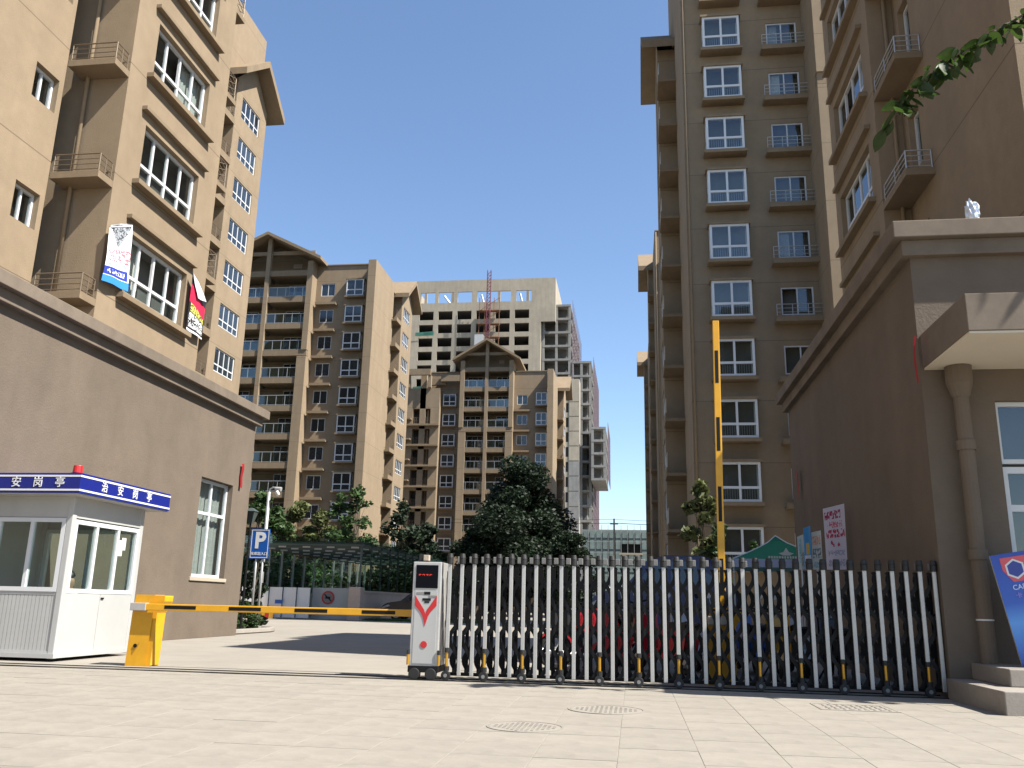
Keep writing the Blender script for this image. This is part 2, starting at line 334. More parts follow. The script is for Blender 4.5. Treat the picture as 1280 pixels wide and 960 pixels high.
# ------------------------------------------------------------------ apartment tower module
def bay_meshes(w, h, d, near):
    k = ('bay', w, h, d, near)
    if k in _wc: return _wc[k]
    b = MB(); f = .115; tr = h*.36
    for x in (-w/2, w/2-f): b.box(x, x+f, -d, -d+f, 0, h)
    for x in (-w/2, w/2-f): b.box(x+.004, x+f-.004, -.06, 0, 0, h)
    for z in (0, tr-f/2, h-f):
        b.box(-w/2+f, w/2-f, -d+.004, -d+f, z, z+f)
        for x in (-w/2, w/2-f): b.box(x+.004, x+f-.004, -d+f, -.06, z, z+f)
    b.box(-f*.45, f*.45, -d+.008, -d+f-.004, f, tr-f/2); b.box(-f*.45, f*.45, -d+.008, -d+f-.004, tr+f/2, h-f)
    fm = b.mesh('bay_frame', m_white)
    gl = []
    rects = [(x0, x1, z0, z1) for (z0, z1) in ((f, tr-f/2), (tr+f/2, h-f)) for (x0, x1) in ((-w/2+f, -f*.45), (f*.45, w/2-f))]
    if near:
        for (x0, x1, z0, z1) in rects: g = MB(); g.box(x0-.01, x1+.01, -d+.035, -d+.045, z0-.01, z1+.01); gl.append(g.mesh('pane', m_glass))
        g = MB()
        for x in (-w/2+.03, w/2-.045): g.box(x, x+.012, -d+f, -.06, f, h-f)
        gl.append(g.mesh('side_pane', m_glass))
        bars = MB()
        for i in range(15): x = -w/2+f+(w-2*f)*(i+.5)/15; bars.box(x-.008, x+.008, -d+.16, -d+.176, f, tr)
        bars.box(-w/2+f, w/2-f, -d+.15, -d+.19, tr-.02, tr+.02)
        gl.append(bars.mesh('guard_rail', m_rail))
    else:
        g = MB(); g.box(-w/2+.03, w/2-.03, -d+.03, 0, .03, h-.03); gl = [g.mesh('pane', m_fglass)]
    s = MB(); s.box(-w/2-.12, w/2+.12, -d-.1, 0, -.17, -.002); sm = s.mesh('sill', m_trim)
    l = MB(); l.box(-w/2-.1, w/2+.1, -d-.08, 0, h+.002, h+.12); lm = l.mesh('lintel', m_trim)
    _wc[k] = (fm, gl, sm, lm); return _wc[k]
_lm = {}
def cached(key, fn):
    if key not in _lm: _lm[key] = fn()
    return _lm[key]
def _box_me(name, x0, x1, y0, y1, z0, z1, mt, bev=0): return MB().box(x0, x1, y0, y1, z0, z1).mesh(name, mt, bev)
def tower(label, X, Y, hw=11.66, bw=5.1, top=32.7, nmin=2.0, ztop=36.4, bay=(2.02, 1.9), win=(5.2, 1.55), near=False, sides=(1, -1), wing_top=35.4, stack_top=None, extra=0, group='apartment towers', front=(1, -1), wing_sides=None, stack=None, hp=None, so=1.3, pp=1.4):
    hp = hp or hw+.5; pw = .85 if pp else .01
    stack = stack or front
    t = thing('apartment_tower', label, 'building', (X, Y, 0), group)
    sills = [top+extra*PITCHZ-PITCHZ*k for k in range(20) if top+extra*PITCHZ-PITCHZ*k > nmin]
    st = top if stack_top is None else stack_top
    W_ = MB()
    for s in (1, -1):
        ops = []
        if s in front: ops = [(hw-win[0]-win[1]/2, hw-win[0]+win[1]/2, z+.2, z+1.64) for z in sills]
        W_.facade((X, Y, 0), (s, 0, 0), (0, -1, 0), (bw, hp-pw), (0, ztop), ops, .16)
        a = X+s*hp; r = X+s*(hp-1.5); q = X+s*max(hw+1, hp+.2); ai = X+s*(hp-pw)
        W_.face(((a, Y-pp, 0), (a, Y+5.9, 0), (a, Y+5.9, ztop), (a, Y-pp, ztop)))
        W_.face(((a, Y-pp, 0), (ai, Y-pp, 0), (ai, Y-pp, ztop), (a, Y-pp, ztop))); W_.face(((ai, Y, 0), (ai, Y-pp, 0), (ai, Y-pp, ztop), (ai, Y, ztop))); W_.face(((ai, Y, ztop), (ai, Y-pp, ztop), (a, Y-pp, ztop), (a, Y, ztop)))
        W_.face(((a, Y+5.9, 0), (r, Y+5.9, 0), (r, Y+5.9, ztop), (a, Y+5.9, ztop)))
        W_.face(((r, Y+5.9, 0), (r, Y+7.5, 0), (r, Y+7.5, ztop), (r, Y+5.9, ztop)))
        W_.face(((r, Y+7.5, 0), (q, Y+7.5, 0), (q, Y+7.5, wing_top), (r, Y+7.5, wing_top)))
        wops = [(8.4, 11.2, z+.2, z+1.75) for z in sills if z+1.8 < wing_top] if s in (wing_sides or sides) else []
        W_.facade((q, Y, 0), (0, 1, 0), (s, 0, 0), (7.5, 12.2), (0, wing_top), wops, .16)
        W_.face(((q, Y+12.2, 0), (X, Y+12.2, 0), (X, Y+12.2, wing_top), (q, Y+12.2, wing_top)))
        W_.face(((q, Y+7.5, wing_top), (q, Y+12.2, wing_top), (q, Y+9.85, wing_top+2.3)))
        W_.face(((X, Y+1.2, ztop), (a, Y+1.2, ztop), (a, Y+12, ztop), (X, Y+12, ztop)))
        W_.face(((X+s*bw, Y, ztop), (a, Y, ztop), (a, Y+1.2, ztop), (X+s*bw, Y+1.2, ztop)))
        W_.face(((X, Y+12, wing_top), (a, Y+12, wing_top), (a, Y+12, ztop), (X, Y+12, ztop)))
        W_.face(((a, Y+5.9, wing_top), (a, Y+12, wing_top), (a, Y+12, ztop), (a, Y+5.9, ztop)))
        # balcony stack: back wall and cheek
        W_.face(((X, Y+1.2, 0), (X+s*bw, Y+1.2, 0), (X+s*bw, Y+1.2, st+4.1), (X, Y+1.2, st+6.6)))
        W_.box(X+s*(bw-.14), X+s*(bw+.003), Y-so+.4, Y+1.2, 0, st+3.9)
    W_.build('wall', m_wall, t)
    # parapet cap and downpipes
    for s in (1, -1):
        cap = MB(); cap.box(X+s*bw+s*.01, X+s*(hp-pw-.01), Y-.12, Y+.2, ztop-.02, ztop+.1); cap.build('parapet_cap', m_trim, t)
        dp = MB(); dp.cyl((X+s*(hp-pw-.12), Y-.09, 0), (X+s*(hp-pw-.12), Y-.09, ztop-.1), .06, 8); dp.build('downpipe', m_trim, t, smooth=True)
    # columns
    cc = MB(); cc.box(X-.23, X+.23, Y-so-.12, Y-so+.35, 0, st+6.6); cc.build('column', m_wall, t)
    for s in (1, -1):
        if s not in stack: continue
        c = MB(); c.box(X+s*(bw-1.0), X+s*(bw+.01), Y-so-.1, Y-so+.397, 0, st-PITCHZ*2-.9); c.build('column', m_wall, t)
        c = MB(); c.box(X+s*(bw-.6), X+s*(bw+.012), Y-so-.1, Y-so+.397, st-PITCHZ*2-.2, st+3.8); c.build('column', m_wall, t)
    # windows, ledges
    hb = 1.85; bm_ = bay_meshes(bay[1], hb, .58, near)
    lw = 2.3
    lm = cached(('ledge', lw), lambda: MB().box(-lw/2, lw/2, -.62, 0, -.14, 0).box(-lw/2, lw/2, -.62, -.54, 0, .12).mesh('ledge', m_trim))
    rl = rail_mesh(lw-.1, .7, 4, 4, m_rail)
    sl = cached('sideledge', lambda: MB().box(-.65, .65, -2.1, 0, -.16, 0).box(-.65, -.57, -2.1, 0, 0, .3).mesh('side_ledge', m_trim))
    srl = rail_mesh(2.0, .8, 4, 4, m_rail if near else m_brail)
    bl = bw-.26
    bal = cached(('bal', bl, so), lambda: MB().box(-bl/2, bl/2, -so, 1.15, -.62, 0).mesh('balcony', m_trim))
    brl = cached(('brl', bl), lambda: _brail(bl)); bgl = cached(('bgl', bl), lambda: _box_me('glass_panel', -bl/2, bl/2, -1.2, -1.19, .1, 1.05, m_green))
    for k, z in enumerate(sills):
        for s in front:
            o = place('bay_window', bm_[0], t, (X+s*(hw-bay[0]), Y-.002, z))
            for j, g in enumerate(bm_[1]): sub(g.name.split('.')[0], g, o)
            if near: sub('room', room_mesh(bay[1]-.05, hb, -.05, 0)[0], o)
            sub('sill', bm_[2], o); sub('lintel', bm_[3], o)
            op = None
            if near and rnd.random() < .2: op = rnd.choice((0, 1))
            window(t, (X+s*(hw-win[0]), Y+.05, z+.2), 0, win[1], 1.44, 2, (), .07, far=not near, open_pane=op)
            l = place('ledge', lm, t, (X+s*(hw-win[0]-.0), Y-.002, z-.78+(.62 if near else 0)))
            if near and z > 14: sub('railing', rl, l, (0, -.58, .02))
        for s in (wing_sides or sides):
            if z+1.8 < wing_top: window(t, (X+s*(max(hw+1, hp+.2)-.06), Y+9.8, z+.2), math.pi/2*s, 2.8, 1.55, 4, (.5,), .08)
            if z < wing_top-1:
                l = place('side_ledge', sl, t, (X+s*(max(hw+1, hp+.2)-.58), Y+7.48, z-.75), scale=(-s, 1, 1)); sub('railing', srl, l, (-.6, -1.05, .3), (0, 0, math.pi/2))
    zb = [st-.2-PITCHZ*k for k in range(-1, 14) if st-.2-PITCHZ*k > 2]
    for k, z in enumerate(zb):
        for s in (1, -1):
            if s not in stack: continue
            o = place('balcony', bal, t, (X+s*(.24+bl/2), Y, z))
            if k == 0: continue
            sub('railing', brl, o, (0, 1.3-so, 0)); sub('glass_panel', bgl, o, (0, 1.3-so, 0))
            window(t, (X+s*(.4+bl/2+rnd.uniform(-.3, .3)), Y+1.08, z+.03), 0, 2.3, 2.1, 3, (), .06)
    # front gable
    apex, eave, eh = st+7.0, st+3.95, bw+1.1
    r = MB(); th = .34; r.prism([(X-eh, eave), (X, apex), (X+eh, eave), (X+eh, eave-th), (X, apex-th), (X-eh, eave-th)], 'y', Y-so-1, Y+7)
    rf = r.build('gable_roof', m_trim, t)
    bmx = MB(); bmx.box(X-bw, X+bw, Y-so+.2, Y-so+.45, st+4.7, st+5.1); bmx.build('roof_beam', m_wall, t)
    at = MB(); at.box(X+bw*.35, X+bw*.55, Y+1.14, Y+1.19, st+4.0, st+4.5); at.build('attic_vent', m_canopy, t)
    for s in sides:
        q0 = X+s*(hw-2.2); q1 = X+s*(hw+2.0); ez, rz_ = wing_top+.15, wing_top+2.75
        w_ = MB(); w_.prism([(Y+6.6, ez), (Y+9.85, rz_), (Y+13.1, ez), (Y+13.1, ez-.5), (Y+9.85, rz_-.5), (Y+6.6, ez-.5)], 'x', min(q0, q1), max(q0, q1)); w_.build('wing_roof', m_trim, t)
    return t
def _brail(bl):
    b = MB(); b.box(-bl/2, bl/2, -1.23, -1.16, 1.05, 1.11); b.box(-bl/2, bl/2, -1.21, -1.18, .06, .1); n = max(3, int(bl/.95))
    for i in range(n+1): x = -bl/2+.03+(bl-.06)*i/n; b.box(x-.025, x+.025, -1.22, -1.17, 0, 1.05)
    return b.mesh('railing', m_rail)
tower('beige tower with front gable and stacked balconies, behind the parking ramp roof', -38.84, 85, group=None, hp=12.1)
tower('dark shaded tower front behind the raised yellow barrier arm', 14.55, 41.5, near=True, extra=3, ztop=44.4, nmin=1.5, front=(-1,), wing_sides=(-1,), group=None, hp=11.66, so=2.6, pp=0, bw=5.42)
tower('sunlit tower side with gabled wing, partly hidden by the building that carries the hanging banners', -38.84, 41.5, extra=2, ztop=41.4, front=(1,), wing_sides=(1,), group=None)
tower('narrow strip of shaded tower right behind the tower with the white bay windows', 14.55, 79, so=2.6, pp=0, front=(-1,), wing_sides=(-1,), group=None)
tower('farthest shaded tower of the row, only its gabled edge showing', 14.55, 116, so=2.6, pp=0, front=(-1,), wing_sides=(-1,), group=None)
t2 = tower('central gabled tower behind the dark tree', -20.85, 122, hw=9.54, bw=3.9, top=29.05, ztop=34.2, bay=(1.57, 1.6), win=(4.42, 1.5), wing_top=33.2, stack_top=31.8, group=None, front=(1,), sides=(1,), stack=(1, -1), hp=9.75)
# left flank of the central tower: a bay-window column and a block of recessed balconies
bm_ = bay_meshes(1.9, 1.75, .4, False); z0 = 29.05
for k in range(9):
    z = z0-PITCHZ*k
    o = place('bay_window', bm_[0], t2, (-26.45, 121.99, z)); sub('pane', bm_[1][0], o); sub('sill', bm_[2], o); sub('lintel', bm_[3], o)
b = MB(); ops = [(1.0, 3.6, z0-PITCHZ*k-2.9, z0-PITCHZ*k-.6) for k in range(8)]
b.facade((-32.6, 120.6, 0), (1, 0, 0), (0, -1, 0), (0, 4.9), (0, 31.5), ops, 1.6)
b.face(((-27.7, 120.6, 0), (-27.7, 122.2, 0), (-27.7, 122.2, 31.5), (-27.7, 120.6, 31.5))); b.face(((-32.6, 120.6, 0), (-32.6, 128, 0), (-32.6, 128, 31.5), (-32.6, 120.6, 31.5))); b.face(((-32.6, 120.6, 31.5), (-27.7, 120.6, 31.5), (-27.7, 128, 31.5), (-32.6, 128, 31.5)))
b.face(((-32.4, 122.19, 0), (-27.8, 122.19, 0), (-27.8, 122.19, 31), (-32.4, 122.19, 31)), 1)
b.build('balcony_wing', [m_wall, m_room], t2)
for k in range(9):
    z = z0-PITCHZ*k
    l = MB(); l.box(-32.9, -27.6, 120.0, 120.58, z-3.2, z-2.95); l.build('ledge', m_trim, t2)
    l = MB(); l.box(-33.4, -31.7, 119.7, 120.58, z-2.3, z-2.12); l.build('side_ledge', m_trim, t2)
    if k < 8:
        r = place('railing', rail_mesh(2.5, 1.0, 3, 12, m_brail, .02), t2, (-30.3, 120.72, z-2.9))
for (x0, x1, y0, z1) in ((-32.6, -29.0, 119.6, 34.2), (-29.6, -27.0, 121, 33.0), (-27.6, -24.9, 120.4, 33.4)):
    l = MB(); l.box(x0, x1, y0, y0+.5, z1-.9, z1); l.build('roof_beam', m_trim, t2)
for x in (-32.5, -29.4): l = MB(); l.box(x, x+.45, 119.9, 120.55, 31.5, 33.3); l.build('roof_post', m_wall, t2)
# ------------------------------------------------------------------ concrete high-rise under construction, far behind
t3 = thing('concrete_building', 'tall unfinished concrete high-rise with empty window grid, towering behind the central gabled tower', 'building', (-37, 210, 0))
ops = []
for c in range(6):
    x = -54.6+5.02*c
    for r in range(11): z = 72.35-3.63*r; ops.append((x+57, x+57+3.75, z, z+2.36))
for x0, x1 in ((-54.4, -50.6), (-49.7, -45.6), (-44.6, -40.7), (-39.4, -30.6), (-29.2, -25.2)): ops.append((x0+57, x1+57, 77.0, 79.95))
b = MB(); b.facade((-57, 210, 0), (1, 0, 0), (0, -1, 0), (0, 34.3), (28, 83.2), ops, .5); b.facade((-57, 210, 0), (1, 0, 0), (0, -1, 0), (34.3, 38.0), (71.3, 83.2), [], .5)
b.face(((-19, 210, 71.3), (-19, 230, 71.3), (-19, 230, 83.2), (-19, 210, 83.2))); b.face(((-57, 210, 28), (-57, 230, 28), (-57, 230, 83.2), (-57, 210, 83.2)))
b.face(((-22.7, 210, 28), (-22.7, 226, 28), (-22.7, 226, 71.3), (-22.7, 210, 71.3)))
b.build('wall', m_conc, t3)
for k in range(13):
    l = MB(); l.box(-56.8, -19.1 if k > 11 else -22.8, 210.5, 229, 75.1-3.63*k, 75.35-3.63*k); l.build('floor_slab', m_concg, t3)
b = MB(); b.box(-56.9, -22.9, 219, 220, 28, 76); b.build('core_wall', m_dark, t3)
for x in (-55, -47.6, -42, -35, -27.3): b = MB(); b.box(x, x+.7, 216, 216.7, 75.4, 82); b.build('column', m_conc, t3)
for (x0, x1, z) in ((-48.6, -46.9, 78.4), (-38.7, -38.0, 78.5), (-28.5, -27.9, 78.6)): b = MB(); b.cyl((x0, 212, z+1.2), (x1, 212, z-1.1), .28, 6); b.build('formwork_prop', m_white, t3)
m_net = mat('green_safety_net', (.05, .16, .12), .9, var=.4, scale=.6)
for k in range(7):
    z = 72.3-3.63*rnd.randrange(0, 7); x = -54.8+5.02*rnd.randrange(0, 3)
    b = MB(); b.face(((x-.6, 209.6, z-.9+rnd.random()*.4), (x+4.2, 209.7, z-.6), (x+4.3, 209.5, z+.3+rnd.random()*.4), (x-.5, 209.5, z+.2))); b.build('safety_net', m_net, t3)
def frame_block(label, x0, x1, y0, y1, z0, z1, pitch, cols, skin=None):
    t = thing('unfinished_building', label, 'building', ((x0+x1)/2, y0, 0)); n = int((z1-z0)/pitch)
    for k in range(n+1): l = MB(); l.box(x0, x1, y0, y1, z1-pitch*k-.55, z1-pitch*k); l.build('floor_slab', m_concg, t)
    for i in range(cols):
        x = x0+(x1-x0-.6)*i/(cols-1); l = MB(); l.box(x, x+.6, y0+.05, y0+.65, z0, z1-.56); l.build('column', m_concg, t)
    for i in range(5): y = y0+1+(y1-y0-2)*i/4; l = MB(); l.box(x1-.62, x1-.05, y, y+.6, z0, z1-.57); l.build('column', m_concg, t)
    l = MB(); l.box(x0+.4, x1-1.2, y0+3, y1-1, z0, z1-.6); l.build('core_wall', m_room, t)
    if skin:
        sc = MB(); (sx, hz) = skin
        for i in range(14): y = y0+(y1-y0)*i/13; sc.cyl((x1+.5, y, z0), (x1+.5, y, z1+1), .07, 4, cap=False)
        for k in range(int((z1-z0)/1.8)): sc.cyl((x1+.5, y0, z0+1.8*k), (x1+.5, y1, z0+1.8*k), .06, 4, cap=False)
        o = sc.build('scaffolding', m_scaf, t)
    return t
m_scaf = mat('scaffold_pipe', (.2, .15, .17), .6, metal=.2)
frame_block('scaffolded concrete frame joined to the side of the tall unfinished high-rise', -22.5, -15.2, 212, 250, 28, 76.5, 3.63, 3, (1, 1))
frame_block('lower scaffolded concrete frame stepping down beside the unfinished high-rise', -15.0, -9.9, 212, 246, 0, 61.2, 3.63, 3, (1, 1))
frame_block('overhanging concrete frame box jutting from the lower scaffolded frame', -9.7, -6.2, 206, 226, 30.5, 43.0, 3.1, 2, (1, 1))
t = thing('concrete_tower_core', 'pale panelled concrete stair block in front of the scaffolded frames', 'building', (-14.6, 206, 0)); b = MB()
ops = [(.3, 1.6, 50.2-3.63*k, 52.6-3.63*k) for k in range(14)]; b.facade((-16.8, 206, 0), (1, 0, 0), (0, -1, 0), (0, 4.2), (0, 55), ops, .4); b.face(((-12.6, 206, 0), (-12.6, 211, 0), (-12.6, 211, 55), (-12.6, 206, 55))); b.face(((-16.6, 206.5, 0), (-12.7, 206.5, 0), (-12.7, 206.5, 54), (-16.6, 206.5, 54)), 1); b.build('wall', [m_conc, m_dark], t)
for k in range(14): b = MB(); b.box(-15.0, -12.55, 205.85, 205.98, 49.3-3.63*k, 52.7-3.63*k); b.build('panel', m_conc if k < 5 else m_concg, t)
t = thing('construction_hoist', 'red lattice mast of a construction hoist with rusty cages against the unfinished high-rise', 'hoist', (-36, 207, 0)); b = MB(); hx, hy = -35.9, 207
for (dx, dy) in ((-.45, -.45), (.45, -.45), (.45, .45), (-.45, .45)): b.cyl((hx+dx, hy+dy, 0), (hx+dx, hy+dy, 84.5), .08, 4)
for k in range(56): z = 28+k; b.cyl((hx-.45, hy-.45, z), (hx+.45, hy-.45, z+1), .07, 4); b.cyl((hx-.45, hy-.45, z), (hx+.45, hy-.45, z), .07, 4); b.cyl((hx+.45, hy-.45, z), (hx+.45, hy+.45, z+1), .06, 4)
b.build('mast', mat('faded_red_steel', (.12, .03, .045), .6), t)
m_rust = mat('rusty_steel', (.18, .08, .04), .8, var=.3, scale=2)
for (x, z) in ((-38.0, 64), (-34.3, 61)): b = MB(); b.box(x-1.1, x+1.1, 206.2, 208.6, z, z+3.0); b.build('cage', m_steel if x < -37 else m_concg, t)
for k in range(6):
    b = MB(); z = 56+k*3.6
    for dx in (-2.6, -1.2, 1.2, 2.6): b.cyl((hx+dx, 208.6, z), (hx+dx, 208.6, z+3.6), .1, 4)
    b.box(hx-2.7, hx+2.7, 208.2, 209.6, z, z+.2); b.cyl((hx-2.6, 208.5, z), (hx+2.6, 208.5, z+3.5), .08, 4); b.build('landing', m_rust, t)
# low netted building and power pole
m_netb = mat('blue_green_netting', (.17, .23, .23), .8, var=.3, scale=.5, streak=.2)
t = thing('netted_building', 'low building wrapped in blue-green scaffold netting behind the power pole', 'building', (-2, 140, 0)); b = MB(); b.facade((-8, 140, 0), (1, 0, 0), (0, -1, 0), (0, 12.5), (0, 12.9), [(6.0, 9.3, 9.3, 10.7)], .6); b.face(((-8, 140, 12.9), (4.5, 140, 12.9), (4.5, 150, 12.9), (-8, 150, 12.9))); b.face(((-2.5, 140.7, 9), (1.6, 140.7, 9), (1.6, 140.7, 11), (-2.5, 140.7, 11)), 1); b.build('wall', [m_netb, m_dark], t)
sc = MB()
for i in range(13): x = -8+i*1.02; sc.cyl((x, 139.7, 0), (x, 139.7, 13.6), .05, 4, cap=False)
for k in range(8): sc.cyl((-8, 139.7, .5+1.75*k), (4.5, 139.7, .5+1.75*k), .045, 4, cap=False)
sc.build('scaffolding', mat('grey_scaffold', (.3, .32, .32), .6), t); b = MB(); b.box(-2.2, 1.5, 139.6, 139.72, 9.0, 9.25); b.build('sill', m_canopy, t)
t = thing('power_pole', 'slim concrete power pole carrying wires in front of the netted building', 'pole', (-2.55, 120, 0)); b = MB(); b.cyl((-2.55, 120, 0), (-2.55, 120, 12.7), .17, 8, .11); b.build('pole', m_conc, t, smooth=True)
b = MB(); b.box(-3.1, -2.0, 119.85, 119.95, 11.9, 12.05); b.build('crossarm', m_concg, t)
for (z, x) in ((12.6, 0), (12.1, -.4), (12.1, .4)):
    b = MB(); b.tube([(-2.55+x+d, 120+d*.1, z+.0009*d*d-.036*abs(d)) for d in np.linspace(-22, 22, 23)], .022, 4); b.build('wire', m_blackm, t)
# ------------------------------------------------------------------ podium buildings
def cornice(b, x0, x1, y0, y1, zt, ox, oy0, oy1, sx):
    """two stepped bands round the wall x0..x1 (sx = side that shows)"""
    for (o, za, zb) in ((1., -.26, 0), (.5, -.5, -.262)):
        b.box(x0-ox[0]*o, x1+ox[1]*o, y0-oy0*o, y1+oy1*o, zt+za, zt+zb)
pl = thing('podium_building', 'low taupe podium wall with tall curtained window, behind the white guard booth', 'building', (-20, 14, 0))
b = MB(); b.facade((-11.58, 0, 0), (0, 1, 0), (1, 0, 0), (-6, 25.15), (0, 6.4), [(22.1, 24.02, 1.58, 4.24)], .17); b.face(((-11.58, 25.15, 0), (-30, 25.15, 0), (-30, 25.15, 6.4), (-11.58, 25.15, 6.4))); b.face(((-11.58, -6, 0), (-30, -6, 0), (-30, -6, 6.4), (-11.58, -6, 6.4))); b.build('wall', m_pod, pl)
b = MB(); cornice(b, -30, -11.58, -6, 25.15, 6.76, (0, .3), .3, .3, 1); b.build('cornice', m_corn, pl, bevel=.015)
b = MB(); b.box(-11.66, -11.54, 22.0, 24.1, 1.48, 1.577); b.build('window_sill', m_canopy, pl, bevel=.01)
wo = window(pl, (-11.73, 23.06, 1.585), math.pi/2, 1.9, 2.64, 2, (1.72,), .08, far=False, kind=3)
pr = thing('podium_building', 'dark shaded podium with stepped cornice and flat entrance canopy', 'building', (12, 18, 0))
b = MB(); b.facade((4.035, 0, 0), (0, 1, 0), (-1, 0, 0), (12.45, 22.8), (0, 6.2), [], .1)
b.facade((4.035, 12.45, 0), (1, 0, 0), (0, -1, 0), (0, 22), (0, 6.2), [(.93, 3.6, .45, 3.92)], .2); b.face(((4.035, 22.8, 0), (26, 22.8, 0), (26, 22.8, 6.2), (4.035, 22.8, 6.2))); b.build('wall', m_pod, pr)
b = MB(); cornice(b, 4.035, 26, 12.45, 22.8, 6.56, (.26, 0), .22, .26, -1); b.build('cornice', m_corn, pr, bevel=.015)
b = MB(); b.box(4.07, 12, 10.72, 12.452, 4.40, 4.88); b.build('canopy', m_corn, pr, bevel=.01); b = MB(); b.box(4.085, 11.9, 10.735, 12.445, 4.37, 4.398); b.build('soffit', mat('bounce_lit_soffit', (.55, .49, .39), .9, var=.04, scale=2), pr)  # soffit colour made paler to carry light bounced up from the ground
dp = MB(); dp.cyl((4.47, 12.28, .45), (4.47, 12.28, 3.95), .1, 14); dp.cyl((4.47, 12.28, 3.93), (4.47, 12.28, 4.12), .11, 14, .17); dp.cyl((4.47, 12.28, 4.12), (4.47, 12.28, 4.365), .175, 14); dpo = dp.build('downpipe', m_pod, pr, smooth=False)
for z in (1.75, 3.2): b = MB(); b.cyl((4.47, 12.28, z), (4.47, 12.28, z+.13), .122, 14); b.build('pipe_collar', m_pod, pr)
b = MB(); b.cyl((4.47, 12.28, .98), (4.47, 12.28, 1.0), .108, 14); b.build('pipe_band', m_white, pr)
# shop front: transom window above, dark door below
window(pr, (6.3, 12.55, 3.06), 0, 2.66, .86, 2, (), .06, far=False, kind=0); window(pr, (6.3, 12.55, .455), 0, 2.66, 2.56, 2, (2.0,), .09, far=False, kind=0)
st = thing('entrance_steps', 'two grey granite steps under the flat canopy', 'steps', (6, 11.4, 0)); b = MB(); b.box(3.98, 12, 10.62, 12.44, -.01, .25); b.build('step', m_stone, st, bevel=.012); b = MB(); b.box(4.30, 12, 11.25, 12.445, .252, .45); b.build('step', m_stone, st, bevel=.012)
# ------------------------------------------------------------------ towers standing on the podiums
ACL = MB(); ACL.box(0, .6, 0, .35, -.16, 0)
def lattice(L, h):
    b = MB(); r = .016
    for z in (0, h): b.cyl((0, 0, z), (L, 0, z), r, 5)
    for x in (0, L): b.cyl((x, 0, 0), (x, 0, h), r, 5)
    n = 4
    for i in range(n): z0, z1 = h*i/n, h*(i+1)/n; b.cyl((0, 0, z0), (L, 0, z1), r*.8, 5); b.cyl((L, 0, z0), (0, 0, z1), r*.8, 5)
    return b.mesh('railing', m_brail)
lat = lattice(.52, .78)
def side_tower(label, sx, Xb, Xs, Yf, Y0, Y1, wy, sills, zt, sw, ledge_y, mrail, ledge_win=None, base=6.4):
    """sx: +1 faces +X. block plane Xb between Y0..Y1, setback plane Xs from Yf"""
    t = thing('apartment_tower', label, 'building', (Xb-sx*6, (Y0+Y1)/2, 6.4)); b = MB(); back = Xb-sx*14
    ops = [(wy[0], wy[1], z+.24, z+1.74) for z in sills if z+1.8 < zt]
    b.facade((Xb, 0, 0), (0, 1, 0), (sx, 0, 0), (Y0, Y1), (base, zt), ops, .2)
    for y in (Y0, Y1): b.face(((Xb, y, base), (back, y, base), (back, y, zt), (Xb, y, zt)))
    yend = Y0-.6 if ledge_win is None else Y0
    b.facade((Xs, 0, 0), (0, 1, 0), (sx, 0, 0), (Yf, yend), (6.4, zt), [(q[0], q[1], z+q[2], z+q[3]) for z in sills for q in sw], .2)
    b.face(((Xs, yend, 6.4), (Xs-sx*1.3, yend, 6.4), (Xs-sx*1.3, yend, zt), (Xs, yend, zt)))
    b.face(((Xs, Yf, 6.4), (back, Yf, 6.4), (back, Yf, zt), (Xs, Yf, zt)))
    b.face(((Xb, Y0, zt), (back, Y0, zt), (back, Y1, zt), (Xb, Y1, zt))); b.face(((Xs, Yf, zt), (back, Yf, zt), (back, Y0, zt), (Xs, Y0, zt)))
    b.build('wall', m_wall2, t); yc = (wy[0]+wy[1])/2; L = wy[1]-wy[0]; lb = L+.52
    lint = MB().box(-lb/2, lb/2, -.15, 0, 0, .11).mesh('lintel', m_trim, .01); sil = MB().box(-lb/2, lb/2, -.2, 0, -.13, 0).mesh('sill', m_trim, .01)
    for i, z in enumerate(sills):
        if z+1.8 > zt: continue
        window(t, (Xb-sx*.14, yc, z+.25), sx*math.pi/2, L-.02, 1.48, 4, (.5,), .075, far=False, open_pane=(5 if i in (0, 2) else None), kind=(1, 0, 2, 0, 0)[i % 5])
        place('lintel', lint, t, (Xb-sx*.002, yc, z+2.02), sx*math.pi/2); place('sill', sil, t, (Xb-sx*.002, yc, z+.12), sx*math.pi/2)
    for z in sills:
        for j, q in enumerate(sw): window(t, (Xs-sx*.14, (q[0]+q[1])/2, z+q[2]+.005), sx*math.pi/2, q[1]-q[0]-.01, q[3]-q[2]-.01, 2, (), .06, far=False, open_pane=1 if rnd.random() < .6 else None, kind=0)
        # corner ledge (for outdoor units) with railing
        zl = z-.5; a, c = ledge_y; x0, x1 = (Xs, Xb)
        l = MB(); l.box(x0, x1, a, c-.003, zl, zl+.17); lo = l.build('ledge', m_trim, t, org=(x1, a, zl+.17), bevel=.008)
        if zl > 6.6:
            sub('railing', rail_mesh(abs(x1-x0)-.08, .45, 4, 2, mrail, .014), lo, ((x0-x1)/2, .05, 0)); sub('railing', rail_mesh(c-a-.1, .45, 4, 3, mrail, .014), lo, (-sx*.05, (c-a)/2, 0), (0, 0, math.pi/2))
    # downpipe in the corner
    d = MB(); px_ = Xs+sx*.22; d.cyl((px_, Y0-.1, 6.5), (px_, Y0-.1, zt-.1), .05, 8); d.build('downpipe', m_trim, t, smooth=True)
    # far-corner ledges with lattice
    for z in (sills if sx > 0 else []):
        l = MB(); l.box(Xb-sx*1.2, Xb-sx*.01, Y1+.003, Y1+.6, z-.95+3.0, z-.95+3.16); lo = l.build('ledge', m_trim, t, org=(Xb, Y1, z+2.21)); sub('railing', lat, lo, (-sx*.06, .04, 0), (0, 0, math.pi/2))
    return t
